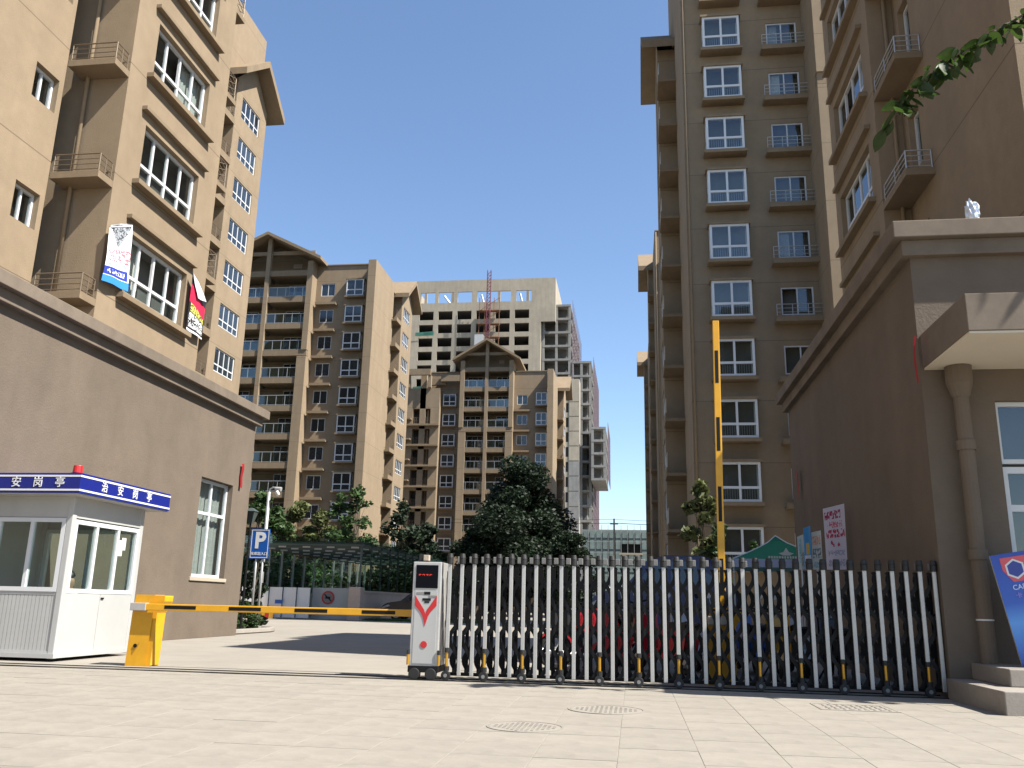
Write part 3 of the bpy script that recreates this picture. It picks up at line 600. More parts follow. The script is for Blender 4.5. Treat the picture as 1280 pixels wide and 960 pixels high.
m_wall2 = mat('beige_stucco_podium_tower', WALL, .92, var=.06, scale=2.5, bump=.3, bscale=50, streak=.09, line=(10.8-6.4, PITCHZ), spec=.2, dirt=.08)
SIL = [7.93+2.96*k for k in range(5)]
tl = side_tower('sunlit beige tower on the podium, hung with two advertising banners', 1, -12.1, -13.33, -6, 17.28, 22.05, (18.24, 21.02), SIL, 22.3, [(15.72, 16.52, 1.08, 1.94), (9.5, 10.5, 1.08, 1.94)], (16.7, 17.28), m_brail)
tr_ = side_tower('shaded tower on the dark podium above the entrance canopy', -1, 6.12, 6.75, 14.36, 20.4, 24.85, (21.15, 24.3), [z+.13 for z in SIL], 20.9, [(19.25, 20.0, .2, 1.72)], (18.6, 20.4), m_rail, ledge_win=1, base=0)
# ------------------------------------------------------------------ hanging banners, bag, ribbons
def cloth(name, grid, mtl, th=.004):
    """grid: rows (bottom to top) of points, UV over the grid"""
    nr, nc = len(grid), len(grid[0]); me = bpy.data.meshes.new(name); v = [tuple(p) for r in grid for p in r]; f = [(i*nc+j, i*nc+j+1, (i+1)*nc+j+1, (i+1)*nc+j) for i in range(nr-1) for j in range(nc-1)]
    me.from_pydata(v, [], f); uv = me.uv_layers.new(name='UVMap')
    for p in me.polygons:
        for li in p.loop_indices: k = me.loops[li].vertex_index; uv.data[li].uv = ((k % nc)/(nc-1), (k//nc)/(nr-1))
    me.materials.append(mtl); me.polygons.foreach_set('use_smooth', [True]*len(f))
    return me
def lerp(a, b, t): return a+(b-a)*t
def quad_cloth(name, bl, br, tr, tl, mtl, nrm, amp=.04, nr=14, nc=9, seed=0):
    g = []; nrm = Vector(nrm); r = random.Random(seed); ph = r.random()*6
    for i in range(nr):
        v = i/(nr-1); row = []
        for j in range(nc):
            u = j/(nc-1); p = lerp(lerp(bl, br, u), lerp(tl, tr, u), v); row.append(p+nrm*amp*(math.sin(u*7+ph+v*2.5)*(1-v*.5)+.5*math.sin(v*6+u*3+ph)))
        g.append(row)
    return cloth(name, g, mtl)
P_ = lambda x, y, X=-11.95: onX(100+x*180/909, 250+y*190/960, X)
bn1 = printed('banner_print_blue', (.8, .8, .82), [*[(.95-.035*k, .985-.035*k, .12+.042*k, .95-.046*k, (.07, .075, .085), 0) for k in range(10)], (.66, .97, .25, .85, (.35, .37, .4), 7), (.38, .6, 0.05, 1, (.75, .12, .16), 9), (.3, .37, .1, .9, (.2, .45, .5), 9), (.13, .28, 0, .95, (.02, .04, .3), 0), (.17, .24, .1, .85, (.75, .75, .8), 8), (.0, .12, 0, 1, (.03, .22, .6), 0)])
me = quad_cloth('cloth', P_(140, 505), P_(300, 578), P_(328, 160), P_(188, 170), bn1, (1, 0, 0), .03, seed=2)
t = thing('hanging_banner', 'white advertising banner with red lettering and blue foot, hung beside the wide window', 'banner', P_(230, 160)); o = sub('cloth', me, t); o.location = -WL[t]
b = MB(); b.tube([P_(188, 168), P_(260, 150), P_(330, 158)], .012, 5); b.build('hanging_rod', m_rail, t)
me = quad_cloth('folded_flap', P_(190, 172), P_(326, 168), P_(300, 150), P_(200, 155), m_wtxt, (1, 0, 0), .02, 5, 6, 3); o = sub('folded_flap', me, t); o.location = -WL[t]
bn2 = printed('banner_print_black', (.012, .012, .018), [(.5, .8, 0, 1, (.5, .01, .05), 0), (.36, .5, .1, .95, (.6, .55, .1), 7), (.2, .34, .08, .95, (.7, .7, .7), 8), (.08, .18, .08, .95, (.7, .7, .7), 8), (0, .04, 0, 1, (.8, .8, .8), 0)])
t = thing('hanging_banner', 'black and red advertising banner with white folded corner, hung below the wide window', 'banner', P_(715, 455)); me = quad_cloth('cloth', P_(675, 815), P_(770, 882), P_(795, 640), P_(712, 455), bn2, (1, 0, 0), .02, seed=5); o = sub('cloth', me, t); o.location = -WL[t]
me = quad_cloth('folded_flap', P_(740, 620, -11.9), P_(797, 645, -11.88), P_(770, 560, -11.9), P_(716, 462, -11.9), m_wtxt, (1, 0, 0), .02, 6, 6, 8); o = sub('folded_flap', me, t); o.location = -WL[t]
def ribbon(label, pts, wdt=.07):
    g = [[Vector(p)+Vector((0, q*wdt*(1-.3*i/len(pts)), .02*math.sin(i*2+q))) for q in (-.5, 0, .5)] for i, p in enumerate(pts)]
    o = place('red_streamer', cloth('red_streamer', g, m_redcloth)); tag(o, label, 'streamer')
m_redcloth = mat('red_cloth', (.3, .008, .012), .7, trans=.2)
ribbon('red streamer on the sunlit podium wall above the parking sign', [(-11.52+.01*math.sin(i), 24.4+.012*math.sin(i*1.3), 4.95-.09*i) for i in range(9)], .16)
ribbon('red streamer at the front corner of the dark podium by the canopy', [(3.93-.02*math.sin(i*.5), 12.2+.015*i, 4.8-.08*i) for i in range(9)], .1)
ribbon('red streamer at the far end of the dark podium wall near the green tent', [(3.95-.01*math.sin(i), 21.6+.01*math.sin(i), 4.35-.08*i) for i in range(9)], .14)
def crumple(name, c, r, mtl, seed):
    bm = bmesh.new(); bmesh.ops.create_icosphere(bm, subdivisions=3, radius=1); q = random.Random(seed)
    for v in bm.verts: k = 1+q.uniform(-.28, .28); v.co = Vector((v.co.x*r[0]*k, v.co.y*r[1]*k, v.co.z*r[2]*k))
    me = bpy.data.meshes.new(name); bm.to_mesh(me); bm.free(); me.materials.append(mtl); return place(name, me, None, c)
tag(crumple('plastic_bag', (4.98, 12.5, 6.76), (.09, .1, .2), mat('blue_white_plastic', (.6, .66, .75), .4, var=.35, scale=9), 3), 'crumpled white plastic bag lying on the dark podium roof edge', 'bag')
# ------------------------------------------------------------------ folding gate
gt = thing('folding_gate', 'retractable driveway gate of upright steel bars with black scissor links', 'gate', (.5, 12.6, 0)); GY = 12.55; GX0 = -2.62; DX = .1785; NB = 38
bar_l = MB().box(-.026, .026, -.016, .016, .07, 1.60).mesh('bar', m_steel, .006); bar_s = MB().box(-.026, .026, -.016, .016, .42, 1.60).mesh('bar', m_steel, .006)
bar_b = MB().box(-.026, .026, -.014, .014, .07, 1.60).mesh('rear_bar', m_blackm, .005)
capm = MB().cyl((0, 0, 1.602), (0, 0, 1.68), .046, 12).cyl((0, 0, 1.682), (0, 0, 1.745), .05, 12, .036).mesh('bar_cap', m_black, .005); capr = MB().box(-.032, .032, -.04, .04, 1.63, 1.72).mesh('rear_cap', m_concg, .006)
slv = MB().cyl((0, 0, .19), (0, 0, .38), .021, 12).mesh('gold_sleeve', m_gold, .003); slc = [MB().cyl((0, 0, .38), (0, 0, .44), .036, 10).mesh('sleeve_collar', m_black), MB().cyl((0, 0, .13), (0, 0, .19), .04, 10).mesh('sleeve_collar', m_black)]
whl = MB().cyl((0, -.028, .068), (0, .028, .068), .066, 16).cyl((0, -.034, .068), (0, .034, .068), .028, 10).mesh('wheel', m_black, .008); hub = MB().cyl((0, -.037, .068), (0, -.03, .068), .026, 10).mesh('hub', m_concg)
def zig(ph):
    b = MB(); n = 30; wd = .033; H0, H1 = .1, 1.58; pts = []
    for i in range(n+1):
        v = i/n; x = .5+.42*math.sin(v*math.pi*2*2.4+ph); pts.append((x*DX, H0+(H1-H0)*v))
    for (x0, z0), (x1, z1) in zip(pts, pts[1:]):
        for y in (-.006, .006): b.face(((x0-wd, y, z0), (x0+wd, y, z0), (x1+wd, y, z1), (x1-wd, y, z1)))
        for w_ in (-wd, wd): b.face(((x0+w_, -.006, z0), (x0+w_, .006, z0), (x1+w_, .006, z1), (x1+w_, -.006, z1)))
    return b.mesh('scissor_link', m_blackm)
za, zc = zig(0), zig(math.pi)
for i in range(NB):
    x = GX0+DX*i; wheel = i % 3 == 0
    place('bar', bar_s if wheel else bar_l, gt, (x, GY, 0)); place('bar_cap', capm, gt, (x, GY, 0)); place('rear_bar', bar_b, gt, (x+.04, GY+.34, 0)); place('rear_cap', capr, gt, (x+.075, GY+.34, 0))
    if wheel:
        o = place('gold_sleeve', slv, gt, (x, GY, 0)); [sub('sleeve_collar', q, o) for q in slc]; o = place('wheel', whl, gt, (x-.005, GY-.01, 0)); sub('hub', hub, o)
    if i < NB-1:
        place('scissor_link', za, gt, (x, GY+.06, 0)); place('scissor_link', zc, gt, (x, GY+.28, 0))
b = MB(); b.box(GX0, GX0+DX*NB, GY+.14, GY+.2, .055, .1); b.build('bottom_rail', m_blackm, gt); b = MB(); b.box(GX0, GX0+DX*NB, GY+.15, GY+.18, 1.02, 1.05); b.build('middle_rail', m_blackm, gt)
# motor head of the gate
hx0, hx1 = -3.15, -2.735; m_led = mat('led_screen', (.003, .003, .005), .3, spec=.1)
b = MB(); b.box(hx0, hx1, GY-.05, GY+.42, .17, 1.62); hd = b.build('motor_head', m_steel, gt, bevel=.012); WL[hd] = WL[gt]
b = MB(); b.box(hx0+.045, hx1-.045, GY-.056, GY-.049, .22, 1.22); b.build('front_panel', m_booth, hd); b = MB(); b.box(hx0+.045, hx1-.045, GY-.06, GY-.049, 1.25, 1.575); b.build('display', m_led, hd, bevel=.004)
ledm = bpy.data.materials.new('led_red'); ledm.use_nodes = True; ledm.node_tree.nodes['Principled BSDF'].inputs['Emission Color'].default_value = (1, .05, .02, 1); ledm.node_tree.nodes['Principled BSDF'].inputs['Emission Strength'].default_value = .35; ledm.node_tree.nodes['Principled BSDF'].inputs['Base Color'].default_value = (.2, .01, .01, 1)
b = MB()
for i in range(16):
    if i % 4 != 3: b.box(hx0+.09+i*.013, hx0+.098+i*.013, GY-.063, GY-.0605, 1.425+.006*(i % 3), 1.445+.003*(i % 2))
b.build('red_display_text', ledm, hd)
cx = (hx0+hx1)/2; b = MB(); V = [(-.155, 1.13), (-.155, 1.03), (-.03, .87), (0, .74), (.03, .87), (.155, 1.03), (.155, 1.13), (.075, 1.05), (.02, .96), (0, .9), (-.02, .96), (-.075, 1.05)]
for s in (1, -1): b.prism([(cx+s*x, z) for x, z in ((.158, 1.15), (.158, 1.01), (.075, .92), (.04, .86), (0, .73), (0, .885), (.02, .95), (.07, 1.02))], 'y', GY-.062, GY-.0565)
b.build('red_wing_emblem', m_red, hd); b = MB(); b.cyl((cx-.005, GY-.062, .475), (cx-.005, GY-.0565, .475), .048, 20); b.build('red_dot', m_red, hd)
for (x0, x1, z0, z1, mm) in ((-.14, -.02, 1.165, 1.195, m_concg), (-.03, .06, 1.16, 1.2, m_blackm), (.04, .15, 1.125, 1.15, m_concg), (-.05, .07, 1.075, 1.11, m_blackm), (-.02, .05, 1.045, 1.07, m_blackm)): b = MB(); b.box(cx+x0, cx+x1, GY-.06, GY-.0565, z0, z1); b.build('maker_plate', mm, hd)
b = MB(); b.box(hx0-.01, hx1+.01, GY-.08, GY+.44, .1, .19); b.build('base', m_blackm, gt, bevel=.01)
for x in (hx0+.09, hx1-.09): b = MB(); b.cyl((x, GY-.11, .082), (x, GY-.01, .082), .08, 18); b.build('wheel', m_black, gt, bevel=.01)
for x in (hx0-.012, hx1+.012): b = MB(); b.cyl((x, GY-.06, .2), (x, GY-.06, .34), .022, 10); b.build('gold_sleeve', m_gold, gt); b = MB(); b.cyl((x, GY-.06, .34), (x, GY-.06, .4), .024, 10); b.build('sleeve_collar', m_black, gt)
b = MB(); b.box(hx0+.05, hx0+.2, GY+.05, GY+.2, 1.622, 1.73); b.build('beacon_base', m_black, gt, bevel=.01); b = MB(); b.box(hx0+.13, hx0+.21, GY+.0, GY+.09, 1.64, 1.72); b.build('beacon', m_canopy, gt, bevel=.006)
# ------------------------------------------------------------------ barrier gates
def arm_mesh(L, n):
    b = MB(); b.box(0, L, -.03, .03, -.05, .05)
    return b.mesh('arm', m_yellow, .008)
def barrier(label, c, up):
    t = thing('barrier_gate', label, 'barrier', (c[0], c[1], 0)); x, y = c
    b = MB(); b.prism([(x-.17, 0), (x+.14, 0), (x+.17, .9), (x+.17, 1.06), (x-.12, 1.06), (x-.15, .86)], 'y', y-.15, y+.15); bo = b.build('cabinet', m_yellow, t, bevel=.015); WL[bo] = WL[t]
    b = MB(); b.prism([(x+.145, 0), (x+.21, 0), (x+.23, .8), (x+.33, .98), (x+.33, 1.055), (x+.178, 1.055)], 'y', y-.13, y+.13); b.build('side_cover', m_yellow, t, bevel=.01)
    b = MB(); b.cyl((x-.05, y-.162, .3), (x-.05, y-.149, .3), .03, 10); b.build('lock', m_blackm, bo)
    b = MB(); b.prism([(x-.10, .22), (x+.02, .36), (x+.0, .30), (x-.09, .16)], 'y', y-.153, y-.1495); b.build('scratch_plate', m_gold, bo)
    b = MB(); b.box(x-.16, x+.1, y-.25, y-.152, .83, .95); b.build('arm_clamp', m_steel, t, bevel=.01)
    L = 4.55; a = place('arm', arm_mesh(L, 6), t, (x+.05, y-.21, .89), rot=(0, 0 if not up else -math.pi/2+.012, 0))
    if not up: a.rotation_euler = (0, .0, 0)
    me = cached('stripe', lambda: MB().box(-.26, .26, -.0325, .0325, -.026, .026).mesh('stripe', m_blackm))
    for k in range(4): sub('stripe', me, a, (.62+1.06*k, 0, .002))
    return t
barrier('yellow barrier gate with its striped arm lowered across the driveway beside the white booth', (-7.66, 13.35), False)
barrier('yellow barrier gate with its striped arm raised upright behind the folding gate', (1.22, 13.5), True)
# ------------------------------------------------------------------ guard booth
bt = thing('guard_booth', 'white police guard booth with blue lettered roof band and red beacon', 'booth', (-10.3, 14.5, 0)); X0, X1, Y0, Y1 = -11.3, -9.25, 13.45, 15.62
for (x, y) in ((X1, Y0), (X1, Y1), (X0, Y0), (X0, Y1)): sx, sy = (-1 if x == X1 else 1), (1 if y == Y0 else -1); b = MB(); b.box(x, x+sx*.11, y, y+sy*.11, .04, 2.67); b.build('corner_post', m_booth, bt, bevel=.012)
b = MB(); b.box(X0-.02, X1+.02, Y0-.02, Y1+.02, .05, .12); b.build('base_frame', m_booth, bt); b = MB(); b.box(X0+.05, X1-.05, Y0+.05, Y1-.05, .121, .14); b.build('floor', m_concg, bt)
b = MB(); b.box(X0+.11, X1-.11, Y0+.01, Y0+.05, 1.04, 1.09); b.box(X0+.11, X1-.11, Y0+.005, Y0+.05, .121, .16); n = 26; zz = [(X0+.11+(X1-X0-.22)*i/n) for i in range(n+1)]
for i, (a, c) in enumerate(zip(zz, zz[1:])): b.box(a+.004, c-.004, Y0+.015, Y0+.045, .16, 1.04)
b.build('front_panel', m_booth, bt)
b = MB(); ym = (Y0+Y1)/2; b.box(X1-.045, X1-.012, Y0+.11, ym-.004, .121, 1.07); b.box(X1-.045, X1-.012, ym+.004, Y1-.11, .121, 1.07); b.build('side_panel', m_booth, bt); b = MB(); b.box(X1-.011, X1+.004, ym+.02, ym+.1, .98, 1.01); b.build('latch', m_blackm, bt)
b = MB(); b.box(X0+.01, X0+.04, Y0+.11, Y1-.11, .121, 2.64); b.box(X0+.11, X1-.11, Y1-.04, Y1-.01, .121, 1.05); b.build('rear_panel', m_booth, bt)
for (nm, args) in (('transom_panel', (X0+.11, X1-.11, Y0+.012, Y0+.04, 2.30, 2.66)), ('transom_panel', (X1-.04, X1-.012, Y0+.11, Y1-.11, 2.30, 2.66)), ('transom_panel', (X0+.11, X1-.11, Y1-.04, Y1-.012, 2.2, 2.66))): b = MB(); b.box(*args); b.build(nm, m_booth, bt)
def booth_win(loc, rz, w_, cols):
    fm, gm = win_meshes(w_, 1.2, cols, (), .07, far=False); o = place('window', fm, bt, loc, rz)
    for g in gm: s_ = sub('pane', g.copy(), o); s_.data.materials[0] = m_clear
    return o
booth_win(((X0+X1)/2, Y0+.0, 1.09), 0, X1-X0-.225, 3); booth_win((X1-.005, ym, 1.075), math.pi/2, Y1-Y0-.225, 3); booth_win(((X0+X1)/2, Y1-.01, 1.05), math.pi, X1-X0-.225, 2)
rx0, rx1, ry0, ry1, rz0, rz1 = X0-.2, -9.0, 13.15, 16.02, 2.67, 3.0
b = MB(); b.box(rx0, rx1, ry0, ry1, rz0, rz1); rf = b.build('roof', m_blue, bt, bevel=.006); WL[rf] = WL[bt]
b = MB(); b.box(rx0+.02, rx1-.02, ry0+.02, ry1-.02, rz0-.02, rz0-.002); b.build('soffit', m_booth, rf)
for (za_, zb_) in ((rz0+.035, rz0+.065), (rz1-.065, rz1-.035)):
    b = MB(); b.box(rx0-.004, rx1+.004, ry0-.004, ry1+.004, za_, zb_); b.build('white_stripe', m_wtxt, rf)
b = MB(); b.box(rx1-.35, rx1-.28, 14.2, 14.9, rz1+.001, rz1+.05); b.build('roof_strip', m_wtxt, rf)
for k, ch in enumerate('治安岗亭'): 
    me = text_mesh(ch, .18, m_wtxt, 'character', .003, .008)
    for (lo, ro) in (((-10.55+.395*k, ry0-.006, (rz0+rz1)/2), UP()), ((rx1+.006, 13.83+.475*k, (rz0+rz1)/2), UP(math.pi/2))): o = sub('character', me, rf); o.location = Vector(lo)-WL[rf]; o.rotation_euler = ro
b = MB(); b.cyl((-9.25, 13.4, rz1+.001), (-9.25, 13.4, rz1+.03), .1, 16); bc = b.build('beacon', m_blackm, bt); WL[bc] = WL[bt]; b = MB(); b.cyl((-9.25, 13.4, rz1+.03), (-9.25, 13.4, rz1+.16), .08, 16, .07); b.build('red_lens', m_red, bc, bevel=.01)
for (y, z, h) in ((14.93, 1.75, .28), (15.03, 1.86, .22)): b = MB(); b.box(X1-.035-(y-14.9)*.06, X1-.031-(y-14.9)*.06, y, y+.13, z, z+h); o = b.build('notice_paper', m_wtxt, bt)
# furniture and the guard inside
t = thing('booth_desk', 'small desk inside the guard booth under the window', 'desk', (-9.9, 13.9, .14)); b = MB(); b.box(-11.0, -9.4, 13.55, 13.95, .86, .9); b.build('desktop', m_concg, t); 
for x in (-10.95, -9.5): b = MB(); b.box(x, x+.05, 13.6, 13.9, .14, .86); b.build('leg', m_concg, t)
t = thing('stool', 'round stool the guard sits on inside the booth', 'stool', (-9.95, 14.5, .14)); b = MB(); b.cyl((-9.95, 14.5, .52), (-9.95, 14.5, .57), .18, 16); b.build('seat', m_blackm, t); b = MB(); b.cyl((-9.95, 14.5, .14), (-9.95, 14.5, .52), .03, 8); b.cyl((-9.95, 14.5, .141), (-9.95, 14.5, .16), .17, 12); b.build('pedestal', m_rail, t)
def skinned(name, verts, edges, rad, mtl, parent, sub_=1):
    me = bpy.data.meshes.new(name); me.from_pydata(verts, edges, []); o = bpy.data.objects.new(name, me); C.objects.link(o)
    o.modifiers.new('s', 'SKIN'); o.modifiers.new('u', 'SUBSURF').levels = sub_; sv = me.skin_vertices[0].data
    for k, r in enumerate(rad): sv[k].radius = (r, r) if not isinstance(r, tuple) else r
    sv[0].use_root = True; bpy.context.view_layer.update()
    m2 = bpy.data.meshes.new_from_object(o.evaluated_get(bpy.context.evaluated_depsgraph_get())); bpy.data.objects.remove(o); m2.name = name; m2.materials.clear(); m2.materials.append(mtl); m2.polygons.foreach_set('use_smooth', [True]*len(m2.polygons)); return place(name, m2, parent, WL[parent])
pe = thing('person', 'seated guard in pale blue shirt behind the booth glass', 'person', (-9.95, 14.5, .57))
m_skin = mat('skin', (.42, .26, .18), .6); m_shirt = mat('pale_blue_shirt', (.5, .56, .68), .8, var=.08, scale=8); m_hair = mat('black_hair', (.012, .01, .01), .5); m_trou = mat('dark_trousers', (.02, .022, .035), .8)
skinned('body', [(0, 0, .1), (.0, 0, .3), (.03, 0, .5), (.05, 0, .6), (.09, 0, .72), (.1, 0, .8), (.05, -.2, .52), (.15, -.25, .3), (.36, -.2, .33), (.44, -.18, .33), (.05, .2, .52), (.15, .25, .3), (.36, .2, .33), (.44, .18, .33), (.05, -.1, .08), (.42, -.12, .1), (.44, -.12, -.32), (.55, -.12, -.38), (.05, .1, .08), (.42, .12, .1), (.44, .12, -.32), (.55, .12, -.38)],
        [(0, 1), (1, 2), (2, 3), (3, 4), (4, 5), (2, 6), (6, 7), (7, 8), (8, 9), (2, 10), (10, 11), (11, 12), (12, 13), (0, 14), (14, 15), (15, 16), (16, 17), (0, 18), (18, 19), (19, 20), (20, 21)],
        [.14, .13, .14, .055, .09, .075, .06, .045, .035, .04, .06, .045, .035, .04, .085, .07, .05, .045, .085, .07, .05, .045], m_skin, pe)
skinned('shirt', [(0, 0, .08), (0, 0, .3), (.03, 0, .5), (.04, 0, .56), (.05, -.2, .52), (.13, -.245, .34), (.05, .2, .52), (.13, .245, .34)], [(0, 1), (1, 2), (2, 3), (2, 4), (4, 5), (2, 6), (6, 7)], [.165, .155, .165, .075, .08, .065, .08, .065], m_shirt, pe)
bm = bmesh.new(); bmesh.ops.create_icosphere(bm, subdivisions=3, radius=1)
for v in list(bm.verts):
    if v.co.z < -.15 and v.co.x > -.2: bm.verts.remove(v)
for v in bm.verts: v.co = Vector((v.co.x*.108+.07, v.co.y*.092, v.co.z*.115+.785))
me = bpy.data.meshes.new('hair'); bm.to_mesh(me); bm.free(); me.materials.append(m_hair); place('hair', me, pe, WL[pe])
skinned('trousers', [(0, 0, .06), (.05, -.1, .08), (.42, -.12, .1), (.44, -.12, -.28), (.05, .1, .08), (.42, .12, .1), (.44, .12, -.28)], [(0, 1), (1, 2), (2, 3), (0, 4), (4, 5), (5, 6)], [.15, .1, .085, .065, .1, .085, .065], m_trou, pe)
# ------------------------------------------------------------------ parking sign, lamps, planter
sg = thing('parking_sign', 'blue parking sign with white P and lettering on two grey posts', 'sign', (-13.22, 30, 0)); b = MB(); b.box(-13.58, -12.87, 29.96, 29.985, 2.43, 3.48); bd = b.build('board', m_signb, sg); WL[bd] = WL[sg]
b = MB()
for (q) in ((-13.55, -12.90, 2.46, 2.485), (-13.55, -12.90, 3.425, 3.45), (-13.55, -13.525, 2.485, 3.425), (-12.925, -12.90, 2.485, 3.425)): b.box(q[0], q[1], 29.955, 29.9595, q[2], q[3])
b.build('white_border', m_wtxt, bd)
o = sub('letter_p', text_mesh('P', .78, m_wtxt, 'letter_p', .003, .035), bd); o.location = Vector((-13.22, 29.955, 3.05))-WL[bd]; o.rotation_euler = UP(); o = sub('sign_text', text_mesh('车库出入口', .125, m_wtxt, 'sign_text', .003, .02), bd); o.location = Vector((-13.22, 29.955, 2.6))-WL[bd]; o.rotation_euler = UP()
for x in (-13.32, -13.08): b = MB(); b.cyl((x, 30.02, 0), (x, 30.02, 3.3), .04, 10); b.build('post', m_rail, sg, smooth=True)
lp = thing('street_lamp', 'tall grey lamp post with a small curved double head behind the parking sign', 'street lamp', (-15.45, 35.5, 0)); b = MB(); b.cyl((-15.45, 35.5, 0), (-15.45, 35.5, 5.5), .09, 10, .07); b.build('post', m_rail, lp, smooth=True)
b = MB(); b.tube([(-15.45, 35.5, 5.45), (-15.43, 35.5, 5.62), (-15.3, 35.5, 5.7), (-15.12, 35.5, 5.68)], .035, 6); b.build('arm', m_rail, lp); b = MB(); b.cyl((-15.2, 35.5, 5.66), (-14.92, 35.5, 5.62), .07, 10, .1); b.cyl((-15.1, 35.45, 5.5), (-14.98, 35.42, 5.35), .1, 10, .08); b.build('lamp_head', m_steel, lp, bevel=.01)
ln = thing('garden_lantern', 'dark tapered garden lantern on a slim post beside the podium corner', 'street lamp', (-12.75, 28, 0)); b = MB(); b.cyl((-12.75, 28, 0), (-12.75, 28, 3.5), .05, 8, .035); b.build('post', m_blackm, ln); b = MB(); b.cyl((-12.75, 28, 3.5), (-12.75, 28, 3.9), .1, 4, .24); b.cyl((-12.75, 28, 3.902), (-12.75, 28, 4.02), .27, 4, .06); b.build('lantern', m_dkgreen, ln)
pt = thing('planter', 'low kerbed planting bed at the far podium corner', 'planter', (-13, 28.8, 0)); b = MB(); b.tube([(-11.9, 25.5, .06), (-11.85, 28.2, .06), (-12.1, 29.1, .06), (-12.7, 29.6, .06), (-15, 29.8, .06)], .09, 6); b.build('kerb', m_stone, pt); b = MB(); b.face(((-11.9, 25.5, .05), (-11.9, 28.2, .05), (-12.2, 29.1, .05), (-12.7, 29.5, .05), (-15, 29.7, .05), (-15, 25.5, .05))); b.build('soil', m_earth, pt)
# ------------------------------------------------------------------ parking ramp shelter
rp = thing('ramp_shelter', 'glass and dark green steel shelter over the parking ramp', 'shelter', (-18.5, 48, 0)); RX0, RX1, RY0, RY1, RZ = -22.3, -15.1, 48, 72, 4.25
for i in range(13):
    y = RY0+.3+i*1.9; b = MB(); b.box(RX0, RX1, y, y+.14, RZ-.32, RZ); b.build('roof_beam', m_dkgreen, rp)
for i in range(6):
    x = RX0+.1+i*(RX1-RX0-.3)/5; b = MB(); b.box(x, x+.1, RY0, RY1, RZ-.2, RZ+.02); b.build('roof_purlin', m_dkgreen, rp)
b = MB()
for i in range(12):
    for j in range(5): x = RX0+.7+j*1.44; y = RY0+.3+i*1.9; b.box(x, x+.45, y-.012, y-.002, RZ-.31, RZ-.22)
b.build('beam_lit_ends', m_rail, rp)['kind'] = 'stuff'  # pale grey patches on the dark beams stand in for sunlit ends
b = MB(); b.box(RX0-.1, RX1+.12, RY0-.15, RY1, RZ+.03, RZ+.06); b.build('roof_glass', m_green, rp); b = MB(); b.box(RX0-.1, RX1+.14, RY0-.2, RY0-.16, RZ-.12, RZ+.3); b.build('fascia', m_green, rp); b = MB(); b.box(RX0-.1, RX1+.1, RY0-.1, RY0+.05, RZ-.2, RZ-.02); b.build('front_beam', m_dkgreen, rp)
b = MB(); b.box(RX1+.16, RX1+.2, RY0-.2, RY1, RZ-.12, RZ+.28); b.build('side_fascia', m_green, rp)
for i in range(13):
    y = RY0+.1+i*1.98
    for x in (RX1-.06, RX0+.06): b = MB(); b.box(x-.05, x+.05, y-.05, y+.05, 1.5 if x > -20 else 1.4, RZ-.2); b.build('post', m_rail if x < -20 else m_dkgreen, rp)
b = MB(); b.box(RX1-.02, RX1-.005, RY0+.2, RY1, 1.55, RZ-.35); b.build('side_glass', m_green, rp); b = MB(); b.box(RX0-.0, RX0+.012, RY0+.2, RY1, 1.45, RZ-.35); b.build('side_glass', m_green, rp)
m_granp = mat('pink_granite', (.36, .28, .235), .7, var=.08, scale=6)
b = MB(); b.box(RX1-.1, RX1+.08, RY0+.5, RY1, 0, 1.5); b.box(RX1-.14, RX1+.13, RY0+.5, RY1, 1.502, 1.62); b.build('side_wall', m_granp, rp); b = MB(); b.box(RX1-.58, RX1+.1, RY0-.15, RY0+.49, 0, 1.8); b.build('pillar', m_granp, rp, bevel=.02)
b = MB(); b.box(RX0-.1, RX0+.1, RY0+.5, RY1, 0, 1.42); b.build('side_wall', m_granp, rp)
for i in range(5): b = MB(); x = RX0+.15+i*.78; b.box(x, x+.75, RY0+.35+i*.12, RY0+.41+i*.12, .05, 1.72); b.build('white_panel', m_wtxt, rp)
b = MB(); b.box(-18.4, RX1-.6, RY0+1.6, RY0+1.7, 0, 1.75); b.build('ramp_wall', m_booth, rp)
b = MB(); b.box(-20.2, -19.75, RY0+.55, RY0+.57, .82, 1.02); b.build('blue_label', m_signb, rp)
b = MB(); b.cyl((-17.45, RY0+1.59, 1.2), (-17.45, RY0+1.56, 1.2), .38, 24); ns = b.build('round_sign', m_red, rp); WL[ns] = WL[rp]; b = MB(); b.cyl((-17.45, RY0+1.559, 1.2), (-17.45, RY0+1.55, 1.2), .29, 24); b.build('sign_face', m_concg, ns); b = MB(); b.prism([(-17.68, 1.36), (-17.64, 1.41), (-17.22, 1.04), (-17.26, .99)], 'y', RY0+1.54, RY0+1.549); b.box(-17.6, -17.3, RY0+1.536, RY0+1.548, 1.14, 1.26); b.build('sign_bar', m_blackm, ns)
for i in range(8): b = MB(); x = -21.9+i*.22; b.box(x, x+.2, 48.2, 48.32, -.005, .42); b.build('striped_kerb', m_yellow if i % 2 else m_redk, rp) if False else b.build('striped_kerb', m_yellow if i % 2 else m_red, rp)
